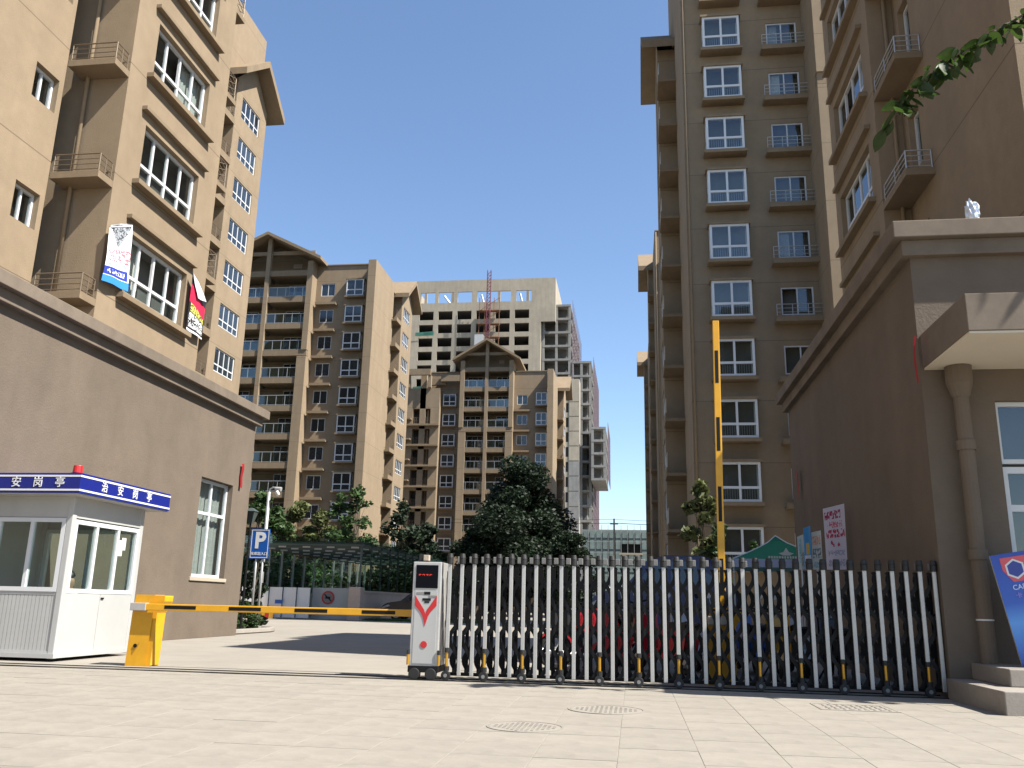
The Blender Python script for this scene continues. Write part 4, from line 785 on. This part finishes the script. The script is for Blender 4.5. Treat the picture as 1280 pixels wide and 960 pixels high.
# ------------------------------------------------------------------ vehicles
def wheel_parts(parent, x, y, r, wd, m_t, ax='y'):
    b = MB(); b.cyl((x, y-wd/2, r), (x, y+wd/2, r), r, 24); o = b.build('wheel', m_black, parent, bevel=.03); WL[o] = WL[parent]
    b = MB(); b.cyl((x, y-wd/2-.012, r), (x, y+wd/2+.012, r), r*.62, 14); b.build('rim', m_rail, o, bevel=.006)
    sp = MB()
    for k in range(5): a = k*2*math.pi/5; sp.cyl((x, y-wd/2-.018, r), (x+math.cos(a)*r*.58, y-wd/2-.018, r+math.sin(a)*r*.58), .03, 5)
    sp.build('spokes', m_steel, o)
def car(label, x, y, L, H, Wd, paint, group=None):
    """nose towards -X; x = nose"""
    t = thing('parked_car', label, 'car', (x+L/2, y, 0), group); k = H/1.68
    prof = [(0, .32), (.02, .62*k), (.12, .80*k), (.35, .93*k), (1.15, 1.06*k), (L-.25, 1.08*k), (L-.03, .95*k), (L, .5), (L-.05, .3), (L-.45, .28)]
    def arch(cx, r=.40): return [(cx+r*math.cos(a), .3+r*math.sin(a)) for a in np.linspace(0, math.pi, 9)]
    poly = prof+arch(L-.85)+[(1.35, .26)]+arch(.9)+[(.3, .28)]
    b = MB(); b.prism([(x+p, z) for p, z in poly], 'y', y-Wd/2, y+Wd/2); body = b.build('body', paint, t, bevel=.05); WL[body] = WL[t]
    cab = [(1.05, 1.05*k), (1.75, 1.55*k), (2.3, H-.01), (L-1.0, H-.02), (L-.45, 1.5*k), (L-.15, 1.07*k)]
    b = MB(); i0 = len(b.v); n = len(cab)
    for (sy, q) in ((-1, 0), (1, 0)):
        for (p, z) in cab: ins = .02 if z < 1.2*k else .16; b.v.append((x+p, y+sy*(Wd/2-ins), z))
    for j in range(n-1): b.f.append((j, j+1, n+j+1, n+j)); b.mi.append(0)
    b.f.append(tuple(range(n))); b.f.append(tuple(range(2*n-1, n-1, -1))); b.mi += [0, 0]
    b.build('cabin', paint, t, bevel=.04)
    g = MB()
    for sy in (-1, 1):
        for (p0, p1, q0, q1) in ((1.45, 2.35, 1.95, 2.37), (2.45, L-1.15, 2.45, L-1.2), (L-1.05, L-.5, L-1.1, L-.85)):
            zz = 1.13*k; zt = H-.16; yy = y+sy*(Wd/2-.035); yt = y+sy*(Wd/2-.145); g.face(((x+p0, yy, zz), (x+p1, yy, zz), (x+q1, yt, zt), (x+q0, yt, zt)))
    g.face(((x+1.12, y-Wd/2+.2, 1.12*k), (x+1.12, y+Wd/2-.2, 1.12*k), (x+1.98, y+Wd/2-.28, H-.14), (x+1.98, y-Wd/2+.28, H-.14)))
    g.build('side_glass', m_fglass, t)
    for cx in (.9, L-.85):
        for sy in (-1, 1): wheel_parts(t, x+cx, y+sy*(Wd/2-.12), .34, .22, m_black)
    for sy in (-1, 1):
        b = MB(); b.prism([(x+.03, .72*k), (x+.42, .88*k), (x+.5, .82*k), (x+.06, .66*k)], 'y', y+sy*(Wd/2-.28), y+sy*(Wd/2+.006)); b.build('headlight', m_steel, t, bevel=.01)
        b = MB(); b.box(x+1.5, x+1.68, y+sy*(Wd/2-.02), y+sy*(Wd/2+.17), 1.08*k, 1.22*k); b.build('wing_mirror', paint, t, bevel=.03)
    return t
m_carp = mat('bronze_grey_car_paint', (.075, .06, .055), .22, metal=.35, spec=.6); m_carb = mat('dark_blue_car_paint', (.035, .04, .12), .3, spec=.5)
car('bronze grey car parked by the ramp shelter wall, half hidden by the gate motor', -14.55, 51.5, 4.6, 1.7, 1.85, m_carp)
car('dark blue van roof seen over the folding gate', -1.35, 27.5, 4.4, 2.55, 1.8, m_carb)
def scooter(label, x, y, rz, paint, s=1., motor=False, group='motorbikes parked behind the gate'):
    t = thing('motorcycle' if motor else 'scooter', label, 'motorcycle' if motor else 'scooter', (x, y, 0), group, rz); WL[t] = Vector((0, 0, 0))
    R = .29 if motor else .22; wb = .64
    for sx in (-1, 1):
        b = MB(); n = 22
        for i in range(n):
            a, e = 2*math.pi*i/n, 2*math.pi*(i+1)/n
            for j in range(6):
                q, w_ = 2*math.pi*j/6, 2*math.pi*(j+1)/6; P = lambda th, ph: (sx*wb+(R-.05+.05*math.cos(ph))*math.cos(th), .045*math.sin(ph), R+(R-.05+.05*math.cos(ph))*math.sin(th))
                b.face((P(a, q), P(e, q), P(e, w_), P(a, w_)))
        o = b.build('wheel', m_black, t, smooth=True); h = MB(); h.cyl((sx*wb, -.05, R), (sx*wb, .05, R), .06, 10)
        for k in range(6): a = k*math.pi/3; h.cyl((sx*wb, 0, R), (sx*wb+math.cos(a)*(R-.07), 0, R+math.sin(a)*(R-.07)), .012, 5)
        sub('hub', h.mesh('hub', m_steel), o)
        f = MB(); f.prism([(sx*wb+(R+.03)*math.cos(a), R+(R+.03)*math.sin(a)) for a in np.linspace(.35, 2.8, 8)]+[(sx*wb+(R+.005)*math.cos(a), R+(R+.005)*math.sin(a)) for a in np.linspace(2.8, .35, 8)], 'y', -.07, .07); f.build('mudguard', paint, t)
    if motor:
        b = MB(); b.prism([(-.28, .72), (-.2, .62), (.18, .6), (.34, .72), (.28, .88), (.05, .93), (-.2, .84)], 'y', -.13, .13); b.build('tank', paint, t, bevel=.06)
        b = MB(); b.prism([(-.72, .78), (-.65, .72), (.0, .74), (-.05, .83), (-.4, .82), (-.7, .86)], 'y', -.13, .13); b.build('seat', m_black, t, bevel=.03)
        b = MB(); b.box(-.15, .25, -.14, .14, .28, .56); b.cyl((.1, 0, .3), (.3, 0, .62), .11, 10); b.build('engine', m_concg, t, bevel=.03); b = MB(); b.prism([(-.3, .25), (.5, .22), (.6, .5), (.35, .6), (-.1, .32)], 'y', -.16, .16); b.build('fairing', paint, t, bevel=.04)
        b = MB(); b.tube([(.15, -.15, .3), (-.1, -.17, .22), (-.9, -.2, .3)], .045, 8); b.build('exhaust', m_steel, t)
    else:
        b = MB(); b.prism([(-.78, .62), (-.72, .40), (-.3, .28), (.22, .22), (.30, .32), (-.12, .36), (-.22, .66), (-.6, .70)], 'y', -.15, .15); b.build('body', paint, t, bevel=.04)
        b = MB(); b.prism([(-.75, .705), (-.2, .68), (-.16, .76), (-.45, .80), (-.78, .80)], 'y', -.14, .14); b.build('seat', m_black, t, bevel=.03)
        b = MB(); b.prism([(.28, .25), (.36, .25), (.50, .72), (.46, .95), (.40, .95)], 'y', -.2, .2); b.build('leg_shield', paint, t, bevel=.03)
    b = MB(); b.tube([(wb, 0, R), (.52, 0, .72), (.42, 0, 1.0)], .03, 8); b.build('fork', m_rail, t)
    b = MB(); b.tube([(.30, -.34, 1.05), (.38, -.2, 1.08), (.42, 0, 1.02), (.38, .2, 1.08), (.30, .34, 1.05)], .018, 6); b.build('handlebar', m_blackm, t)
    b = MB(); b.cyl((.46, 0, .93), (.56, 0, .91), .09, 12, .075); b.build('headlight', m_steel, t)
    for sy in (-1, 1):
        b = MB(); b.tube([(.36, sy*.22, 1.08), (.34, sy*.26, 1.25)], .008, 5); b.cyl((.345, sy*.27, 1.28), (.33, sy*.27, 1.28), .05, 10); b.build('mirror', m_steel if sy > 0 else m_blackm, t)
    b = MB(); b.tube([(-.05, .1, .3), (-.12, .28, .01)], .015, 5); b.build('kickstand', m_blackm, t)
    t.scale = (s, s, s); return t
m_rmot = mat('red_motorcycle_paint', (.35, .012, .02), .25, spec=.7); m_smot = mat('silver_plastic', (.4, .4, .42), .35); m_bmot = mat('blue_plastic', (.04, .1, .3), .3); m_ymot = mat('amber_plastic', (.45, .25, .03), .35); m_kmot = mat('black_plastic', (.02, .02, .022), .3)
bikes = [(-.7, 15.6, .25, m_rmot, 1.05, True, 'red motorcycle standing sideways behind the gate bars'), (-1.2, 17.6, 1.5, m_kmot, 1, False, 'black scooter behind the red motorcycle'), (.45, 15.5, 2.2, m_rmot, 1, False, 'red scooter next to the red motorcycle'), (.95, 16.5, 1.75, m_smot, 1, False, 'silver scooter between the red and black scooters'), (1.5, 15.6, 1.4, m_kmot, 1, True, 'black motorcycle nearest the raised barrier'), (1.95, 16.3, 1.7, m_bmot, 1, False, 'blue scooter behind the gate'), (2.35, 15.3, 1.45, m_ymot, 1, False, 'amber scooter behind the gate'), (2.75, 16.0, 1.6, m_smot, 1, False, 'silver scooter beside the dark podium wall'), (3.2, 15.2, 1.5, m_kmot, 1, False, 'black scooter beside the dark podium wall'), (-.1, 17.4, 1.3, m_kmot, 1.1, True, 'black motorcycle behind the red scooter')]
for (x, y, a, p, s, mo, lb) in bikes: scooter(lb, x, y, a, p, s, mo)
# ------------------------------------------------------------------ tent, placards, leaning board
tn = thing('canopy_tent', 'green pop-up tent with white emblem beyond the dark podium', 'tent', (4.6, 27.8, 0)); m_tent = mat('green_tent_fabric', (.008, .16, .075), .7, trans=.15)
cx, cy, hw_ = 4.35, 28., 1.45; b = MB(); rr = []
ap = Vector((cx, cy, 3.28)); N_ = 8
for side in range(4):
    a = math.pi/2*side; rot = Matrix.Rotation(a, 3, 'Z')
    for i in range(N_):
        t0, t1 = i/N_, (i+1)/N_; P = lambda t, s: Vector((cx, cy, 0))+rot @ Vector((s*hw_*t, -hw_*t, 0))+Vector((0, 0, 3.28-.78*t**.75+.0*t))
        b.face((P(t0, -1), P(t0, 1), P(t1, 1), P(t1, -1)))
b.build('roof', m_tent, tn); b = MB()
for (x0, x1, y0, y1) in ((cx-hw_, cx+hw_, cy-hw_-.005, cy-hw_), (cx-hw_-.005, cx-hw_, cy-hw_, cy+hw_), (cx+hw_, cx+hw_+.005, cy-hw_, cy+hw_), (cx-hw_, cx+hw_, cy+hw_, cy+hw_+.005)): b.box(x0, x1, y0, y1, 2.26, 2.5)
b.build('valance', mat('pale_blue_valance', (.35, .42, .6), .7), tn); b = MB()
for sx in (-1, 1):
    for sy in (-1, 1): b.box(cx+sx*hw_-.02, cx+sx*hw_+.02, cy+sy*hw_-.02, cy+sy*hw_+.02, 0, 2.5)
b.build('leg', m_rail, tn); b = MB(); pr_ = [Vector((cx+s*hw_*t, cy-hw_*t-.01, 3.285-.78*t**.75)) for s in (-1,) for t in (0, .2, .4, .6, .8, 1)]; b.tube(pr_, .018, 5); b.tube([Vector((2*cx-p.x, p.y, p.z)) for p in pr_], .018, 5); b.build('white_piping', m_wtxt, tn)
ex, ey, ez = cx+.1, cy-1.06, 2.62; b = MB(); b.prism([(ex-.22, ez+.06), (ex-.08, ez+.1), (ex, ez+.22), (ex+.08, ez+.1), (ex+.22, ez+.06), (ex+.1, ez+.0), (ex-.1, ez)], 'y', ey-.16, ey-.15); b.build('emblem', m_wtxt, tn); b = MB()
for i in range(14): b.box(cx-.45+i*.075, cx-.40+i*.075, cy-hw_-.012, cy-hw_-.008, 2.52, 2.585)
b.build('lettering', m_wtxt, tn)
def placard(label, tlp, trp, brp, blp, mtl, Y, w=None):
    p = [onY(*q, Y) for q in (blp, brp, trp, tlp)]; t = thing('placard', label, 'placard', (p[0].x, Y, 0)); me = quad_cloth('board', p[0], p[1], p[2], p[3], mtl, (0, 1, 0), .008, 6, 5, 4); o = sub('board', me, t); o.location = -WL[t]
    b = MB(); mx = (p[0]+p[1])/2; b.cyl((mx.x, Y+.03, 0), (mx.x, Y+.03, p[2].z-.1), .02, 6); b.cyl((p[0].x, Y+.03, p[0].z+.2), (p[1].x, Y+.03, p[0].z+.2), .012, 6); b.build('pole', m_rail, t)
    b = MB(); b.face([p[0]+Vector((0, .014, 0)), p[1]+Vector((0, .014, 0)), p[2]+Vector((0, .014, 0)), p[3]+Vector((0, .014, 0))]); b.build('backing', m_booth, t)
pk = printed('pink_notice', (.62, .55, .6), [(.80, .93, .05, .8, (.35, .03, .08), 4), (.66, .76, .15, .85, (.6, .12, .15), 6), (.5, .63, .08, .97, (.45, .04, .08), 4), (.36, .46, .25, .7, (.45, .04, .08), 4), (.22, .3, .1, .9, (.3, .28, .4), 8), (.05, .16, .1, .9, (.3, .28, .4), 8)])
placard('tall pink notice board with red lettering against the dark podium', (1028.5, 636), (1055, 629.5), (1060, 712), (1034, 712), pk, 17)
nt2 = printed('cream_notice', (.6, .57, .5), [(.65, .88, .08, .9, (.7, .25, .12), 4), (.3, .55, .08, .9, (.12, .14, .16), 4), (.05, .2, .1, .9, (.2, .35, .4), 5)])
placard('cream notice with orange heading beside the pink notice board', (1014, 665.5), (1026, 663), (1029, 712), (1016, 712), nt2, 17.3)
nt3 = printed('teal_notice', (.5, .55, .53), [(.2, .9, .1, .6, (.15, .42, .45), 5), (.1, .5, .5, .95, (.3, .2, .1), 5)]); placard('narrow teal and white notice at the end of the notice row', (996.5, 671), (1004, 668), (1007, 712), (999, 712), nt3, 17.5)
nt4 = printed('blue_notice', (.05, .25, .5), [(.35, .62, .3, .75, (.7, .4, .05), 0), (.0, .33, .1, .9, (.6, .6, .62), 0), (.05, .26, .2, .8, (.4, .12, .15), 5)])
placard('blue rounded feather flag with orange spot among the notices', (1004.5, 660), (1012.5, 657), (1016, 712), (1006, 712), nt4, 17.2)
lb = thing('leaning_board', 'blue advertising board with hexagon emblem leaning on the granite steps', 'sign', (5.0, 11.75, .45)); Yb_ = 11.75
tlp = onY(1237, 695, Yb_); d_ = (onY(1281, 842, Yb_)-tlp).normalized(); rdir = Vector((-d_.z, 0, d_.x)); rdir = rdir if rdir.x > 0 else -rdir; hgt = (tlp.z-.455)/-d_.z
m_bd = bpy.data.materials.new('blue_gradient_print'); m_bd.use_nodes = True; N = m_bd.node_tree.nodes; L = m_bd.node_tree.links; tc = N.new('ShaderNodeTexCoord'); sx = N.new('ShaderNodeSeparateXYZ'); L.new(tc.outputs['UV'], sx.inputs[0]); cr = N.new('ShaderNodeValToRGB'); L.new(sx.outputs['Y'], cr.inputs[0]); e = cr.color_ramp.elements; e[0].position = 0; e[0].color = (.015, .06, .35, 1); e[1].position = 1; e[1].color = (.02, .06, .32, 1); q = cr.color_ramp.elements.new(.38); q.color = (.09, .27, .62, 1); q = cr.color_ramp.elements.new(.55); q.color = (.03, .1, .42, 1); L.new(cr.outputs[0], N['Principled BSDF'].inputs['Base Color'])
wdt = .85; bl_ = tlp+d_*hgt; lean = Vector((0, .0, 0)); me = cloth('panel', [[lerp(bl_, bl_+rdir*wdt, u) for u in (0, .5, 1)], [lerp((tlp+bl_)/2, (tlp+bl_)/2+rdir*wdt, u) for u in (0, .5, 1)], [lerp(tlp, tlp+rdir*wdt, u) for u in (0, .5, 1)]], m_bd); o = sub('panel', me, lb); o.location = -WL[lb]
b = MB(); fr_ = Vector((0, .012, 0)); c4 = [tlp, tlp+rdir*wdt, bl_+rdir*wdt, bl_]; b.v = [tuple(p+Vector((0, .003, 0))) for p in c4]+[tuple(p+Vector((0, .03, 0))) for p in c4]; b.f = [(0, 1, 2, 3), (4, 7, 6, 5), (0, 4, 5, 1), (1, 5, 6, 2), (2, 6, 7, 3), (3, 7, 4, 0)]; b.mi = [0]*6; b.build('backing', m_booth, lb)
ce = tlp+d_*.2+rdir*.25; up_ = -d_
def plate(pts, off, mtl, name):
    b = MB(); b.v = [tuple(ce+rdir*p+up_*q+Vector((0, -off-.003, 0))) for p, q in pts]+[tuple(ce+rdir*p+up_*q+Vector((0, -.001, 0))) for p, q in pts]; n = len(pts); b.f = [tuple(range(n)), tuple(range(2*n-1, n-1, -1))]+[(k, (k+1) % n, n+(k+1) % n, n+k) for k in range(n)]; b.mi = [0]*(n+2); b.build(name, mtl, lb)
plate([(-.15, .15), (.15, .15), (.15, -.03), (.05, -.15), (-.06, -.15), (-.15, 0)], .001, mat('emblem_red', (.55, .08, .1), .5), 'emblem'); hexa = lambda r: [(r*math.cos(math.pi/6+math.pi/3*k), r*math.sin(math.pi/6+math.pi/3*k)) for k in range(6)]
plate(hexa(.125), .003, m_wtxt, 'emblem_ring'); plate(hexa(.1), .005, mat('emblem_blue', (.03, .05, .25), .5), 'emblem_core')
M3 = Matrix((rdir, up_, Vector((0, -1, 0)))).transposed()
for (s_, sz, dy, dx, mm) in (('CARPC', .085, -.22, .04, mat('pale_blue_letter', (.45, .55, .8), .5)), ('卡 宝', .075, -.32, .0, mat('violet_letter', (.25, .2, .6), .5))): o = sub('lettering', text_mesh(s_, sz, mm, 'lettering', .002, .01), lb); o.location = ce+rdir*dx+up_*dy+Vector((0, -.006, 0))-WL[lb]; o.rotation_euler = M3.to_euler()
# ------------------------------------------------------------------ vegetation
def leaves(name, blobs, n, size, mtl, parent, seed=1, fold=.25, droop=0.):
    g = np.random.default_rng(seed); wts = np.array([r[1][0]*r[1][1]*r[1][2] for r in blobs])**.8; wts /= wts.sum(); k = g.choice(len(blobs), n, p=wts)
    c = np.array([q[0] for q in blobs])[k]; rr = np.array([q[1] for q in blobs])[k]
    d = g.normal(size=(n, 3)); d /= np.linalg.norm(d, axis=1)[:, None]; rad = g.random(n)**.45; p = c+d*rr*rad[:, None]
    a = g.normal(size=(n, 3)); a[:, 2] *= .5; a /= np.linalg.norm(a, axis=1)[:, None]; t = g.normal(size=(n, 3)); bb = np.cross(a, t); bb /= np.linalg.norm(bb, axis=1)[:, None]; nn = np.cross(a, bb)
    s = size*(.6+.8*g.random(n))[:, None]; a[:, 2] -= droop
    v = np.stack([p-a*s*.5, p+bb*s*.28+nn*s*.1*fold, p+a*s*.5, p-bb*s*.28+nn*s*.1*fold], 1).reshape(-1, 3)-np.array(WL[parent])
    me = bpy.data.meshes.new(name); me.vertices.add(len(v)); me.vertices.foreach_set('co', v.ravel()); me.loops.add(4*n); me.loops.foreach_set('vertex_index', np.arange(4*n)); me.polygons.add(n); me.polygons.foreach_set('loop_start', np.arange(n)*4); me.update(); me.validate(); me.materials.append(mtl)
    return place(name, me, parent, WL[parent])
def tree(name, label, x, y, h, r, n, size, mtl, seed, trunk=.2, low=.25, cat='tree', nb=14, sq=1., group=None):
    t = thing(name, label, cat, (x, y, 0), group); g = random.Random(seed); b = MB(); blobs = []
    b.tube([(x, y, 0), (x+.03*h*g.uniform(-1, 1), y, h*.3), (x+.04*h*g.uniform(-1, 1), y, h*.6), (x, y, h*.92)], trunk, 8, taper=trunk*.2)
    for i in range(nb):
        f = i/(nb-1); z = h*(low+(.9-low)*f); a = i*2.4+g.random(); prof = math.sin(math.pi*(.18+.74*f))**.7*(1-.35*f); d = r*prof*g.uniform(.45, .8); c = Vector((x+math.cos(a)*d, y+math.sin(a)*d*sq, z+g.uniform(-.05, .05)*h)); br = r*g.uniform(.3, .48)*(1-.3*f)
        blobs.append((tuple(c), (br, br*sq, br*.75))); b.tube([(x, y, z*.75), ((x+c.x)/2, (y+c.y)/2, z*.92), tuple(c)], trunk*.35, 5, taper=trunk*.08)
    blobs.append(((x, y, h*.9), (r*.28, r*.28, h*.1))); b.build('trunk', m_bark, t, smooth=True); leaves('crown', blobs, n, size, mtl, t, seed); return t
tree('broad_tree', 'large dark green tree in front of the central gabled tower', -10.2, 82, 14.4, 6.6, 42000, .36, m_leaf_dk, 3, .35, .16, nb=26)
tree('broad_tree', 'lower dark tree spreading beside the large dark tree', -13.6, 80, 8.5, 4.2, 16000, .33, m_leaf_dk, 4, .22, .2, nb=14)
tree('broad_tree', 'dark leafy tree at the right foot of the large dark tree', -5.6, 78, 7.5, 3.4, 14000, .3, m_leaf_dk, 9, .2, .15, nb=14)
tree('broad_tree', 'dark bushy tree between the ramp shelter and the central tower', -20.2, 84, 8.6, 3.6, 8000, .45, m_leaf_dk, 5, .2, .15)
tree('slender_tree', 'slender loose tree at the corner of the tower behind the ramp shelter', -21.6, 80, 10.5, 2.6, 2600, .42, m_leaf_dk, 6, .12, .3)
tree('slender_tree', 'sparse yellow-green young tree beside the raised yellow arm', 2.75, 36, 6.2, 1.25, 1500, .3, m_leaf_y, 7, .06, .42, nb=12)
tree('slender_tree', 'small fresh green sapling close against the raised yellow arm', 3.3, 35, 4.4, .8, 1000, .24, m_leaf, 8, .05, .3, nb=9)
tree('shrub', 'small bright shrub under the lowest white bay window', 4.75, 36, 3.75, .6, 450, .24, m_leaf, 18, .04, .75, 'shrub', nb=6)
for i, (px, py, Y, r, lbl) in enumerate(((345, 662, 74, 2.4, 'pale green shrub on the bank above the ramp shelter roof'), (372, 652, 76, 2.2, 'second pale green shrub along the bank above the ramp shelter'), (325, 640, 72, 2.2, 'tall pale shrub by the curved lamp head'), (400, 660, 75, 1.9, 'low shrub under the narrow windows of the tower behind the ramp'))):
    p = onY(px, py, Y); tree('shrub', lbl, p.x, Y, p.z+r*.9, r, 2600, .4, m_leaf_y if i % 2 else m_leaf, 30+i, .1, .5, 'shrub', nb=9)
for i, (px, py) in enumerate(((425, 640), (448, 632))): p = onY(px, py, 70); tree('slender_tree', ('thin-branched tree in front of the bay windows of the tower behind the ramp', 'thin tree by the bright corner of the tower behind the ramp')[i], p.x, 70, p.z+1.8, 1.9, 700, .4, m_leaf, 40+i, .07, .55, nb=8)
tree('shrub', 'clipped dense bush in the kerbed planting bed under the parking sign', -13.2, 28.9, 1.0, .75, 2600, .1, m_leaf, 50, .04, .1, 'shrub', nb=16)
tree('shrub', 'tall dark narrow shrub beside the garden lantern', -13.9, 31.5, 3.6, .6, 2600, .16, m_leaf_dk, 51, .05, .1, 'shrub', nb=14)
hd_ = thing('hedge', 'dark hedge at the foot of the gabled tower wing', 'hedge', (-20, 76, 0)); leaves('foliage', [((-24+i*1.3, 76, 2.2+.3*math.sin(i)), (1.1, 1, 1.6)) for i in range(9)], 7000, .35, m_leaf_dk, hd_, 60); b = MB(); b.box(-24.5, -13.2, 75.7, 76.3, 0, 2.2); b.build('stems', m_bark, hd_)
hd2 = thing('hedge', 'tall green hedge seen through the glass of the ramp shelter', 'hedge', (-24.3, 60, 0)); leaves('foliage', [((-24.2, 50+i*1.6, 2.3+.2*math.sin(i*2)), (.8, 1.2, 1.7)) for i in range(14)], 7000, .28, m_leaf, hd2, 61); b = MB(); b.box(-24.5, -23.9, 49.5, 72, 0, 2.4); b.build('stems', m_bark, hd2)
gr = place('grass', None); bpy.data.objects.remove(gr)
g = np.random.default_rng(5); n = 5000; px = g.uniform(-15.0, -8, n); py = g.uniform(48.4, 50.2, n); hh = .06+.1*g.random(n); an = g.uniform(0, 6.28, n); v = []
for i in range(n): dx, dy = math.cos(an[i])*.02, math.sin(an[i])*.02; v += [(px[i]-dx, py[i]-dy, 0), (px[i]+dx, py[i]+dy, 0), (px[i]+dy*2, py[i]-dx*2, hh[i])]
me = bpy.data.meshes.new('grass'); me.from_pydata(v, [], [(3*i, 3*i+1, 3*i+2) for i in range(n)]); me.materials.append(m_grass); o = place('grass', me); o['kind'] = 'stuff'; tag(o, 'strip of short grass along the granite wall of the ramp shelter', 'grass')
# leafy branch reaching in from a tree outside the frame
rt = thing('overhanging_tree', 'leafy branch reaching over the entrance canopy from a tree outside the view', 'tree', (12.6, 9.3, 0)); b = MB(); b.tube([(12.6, 9.3, 0), (12.5, 9.3, 3), (12.3, 9.4, 6.2), (12.4, 9.5, 9.6)], .13, 10, taper=.06); b.build('trunk', m_bark, rt, smooth=True)
BY = 10.3; path = [onY(px, py, BY) for (px, py) in ((1280, 18), (1240, 42), (1205, 66), (1170, 88), (1140, 112), (1112, 155))]; b = MB(); b.tube([(12.35, 9.4, 7.4), (10, 9.6, 8.9), (7.4, 9.9, 9.4)]+path, .025, 6, taper=.006); b.build('branch', m_bark, rt, smooth=True)
path = [Vector((10, 9.6, 8.9)), Vector((7.4, 9.9, 9.4))]+path
lf = MB(); nl = 9
for i in range(nl):
    t = i/(nl-1); w_ = .31*math.sin(math.pi*min(1, .06+t*.94))**.8*(1-.25*t); lf.v += [(-w_, t, .06), (0, t, 0), (w_, t, .06)]
for i in range(nl-1): lf.f += [(3*i, 3*i+1, 3*i+4, 3*i+3), (3*i+1, 3*i+2, 3*i+5, 3*i+4)]; lf.mi += [0, 0]
leaf_me = lf.mesh('leaf', mat('backlit_leaf', (.035, .065, .012), .45, var=.3, scale=3, trans=.5), smooth=True); g = random.Random(12)
for k in range(120):
    f = k/119*(len(path)-1); i = min(int(f), len(path)-2); p = lerp(path[i], path[i+1], f-i); s = g.uniform(.16, .3)*(1.15 if f < 2 else 1); o = place('leaf', leaf_me, rt, p+Vector((g.uniform(-.06, .06), g.uniform(-.1, .1), g.uniform(-.05, .05))), rot=(g.uniform(-1.3, -.2), g.uniform(-.8, .8), g.uniform(0, 6.28))); o.scale = (s, s, s)
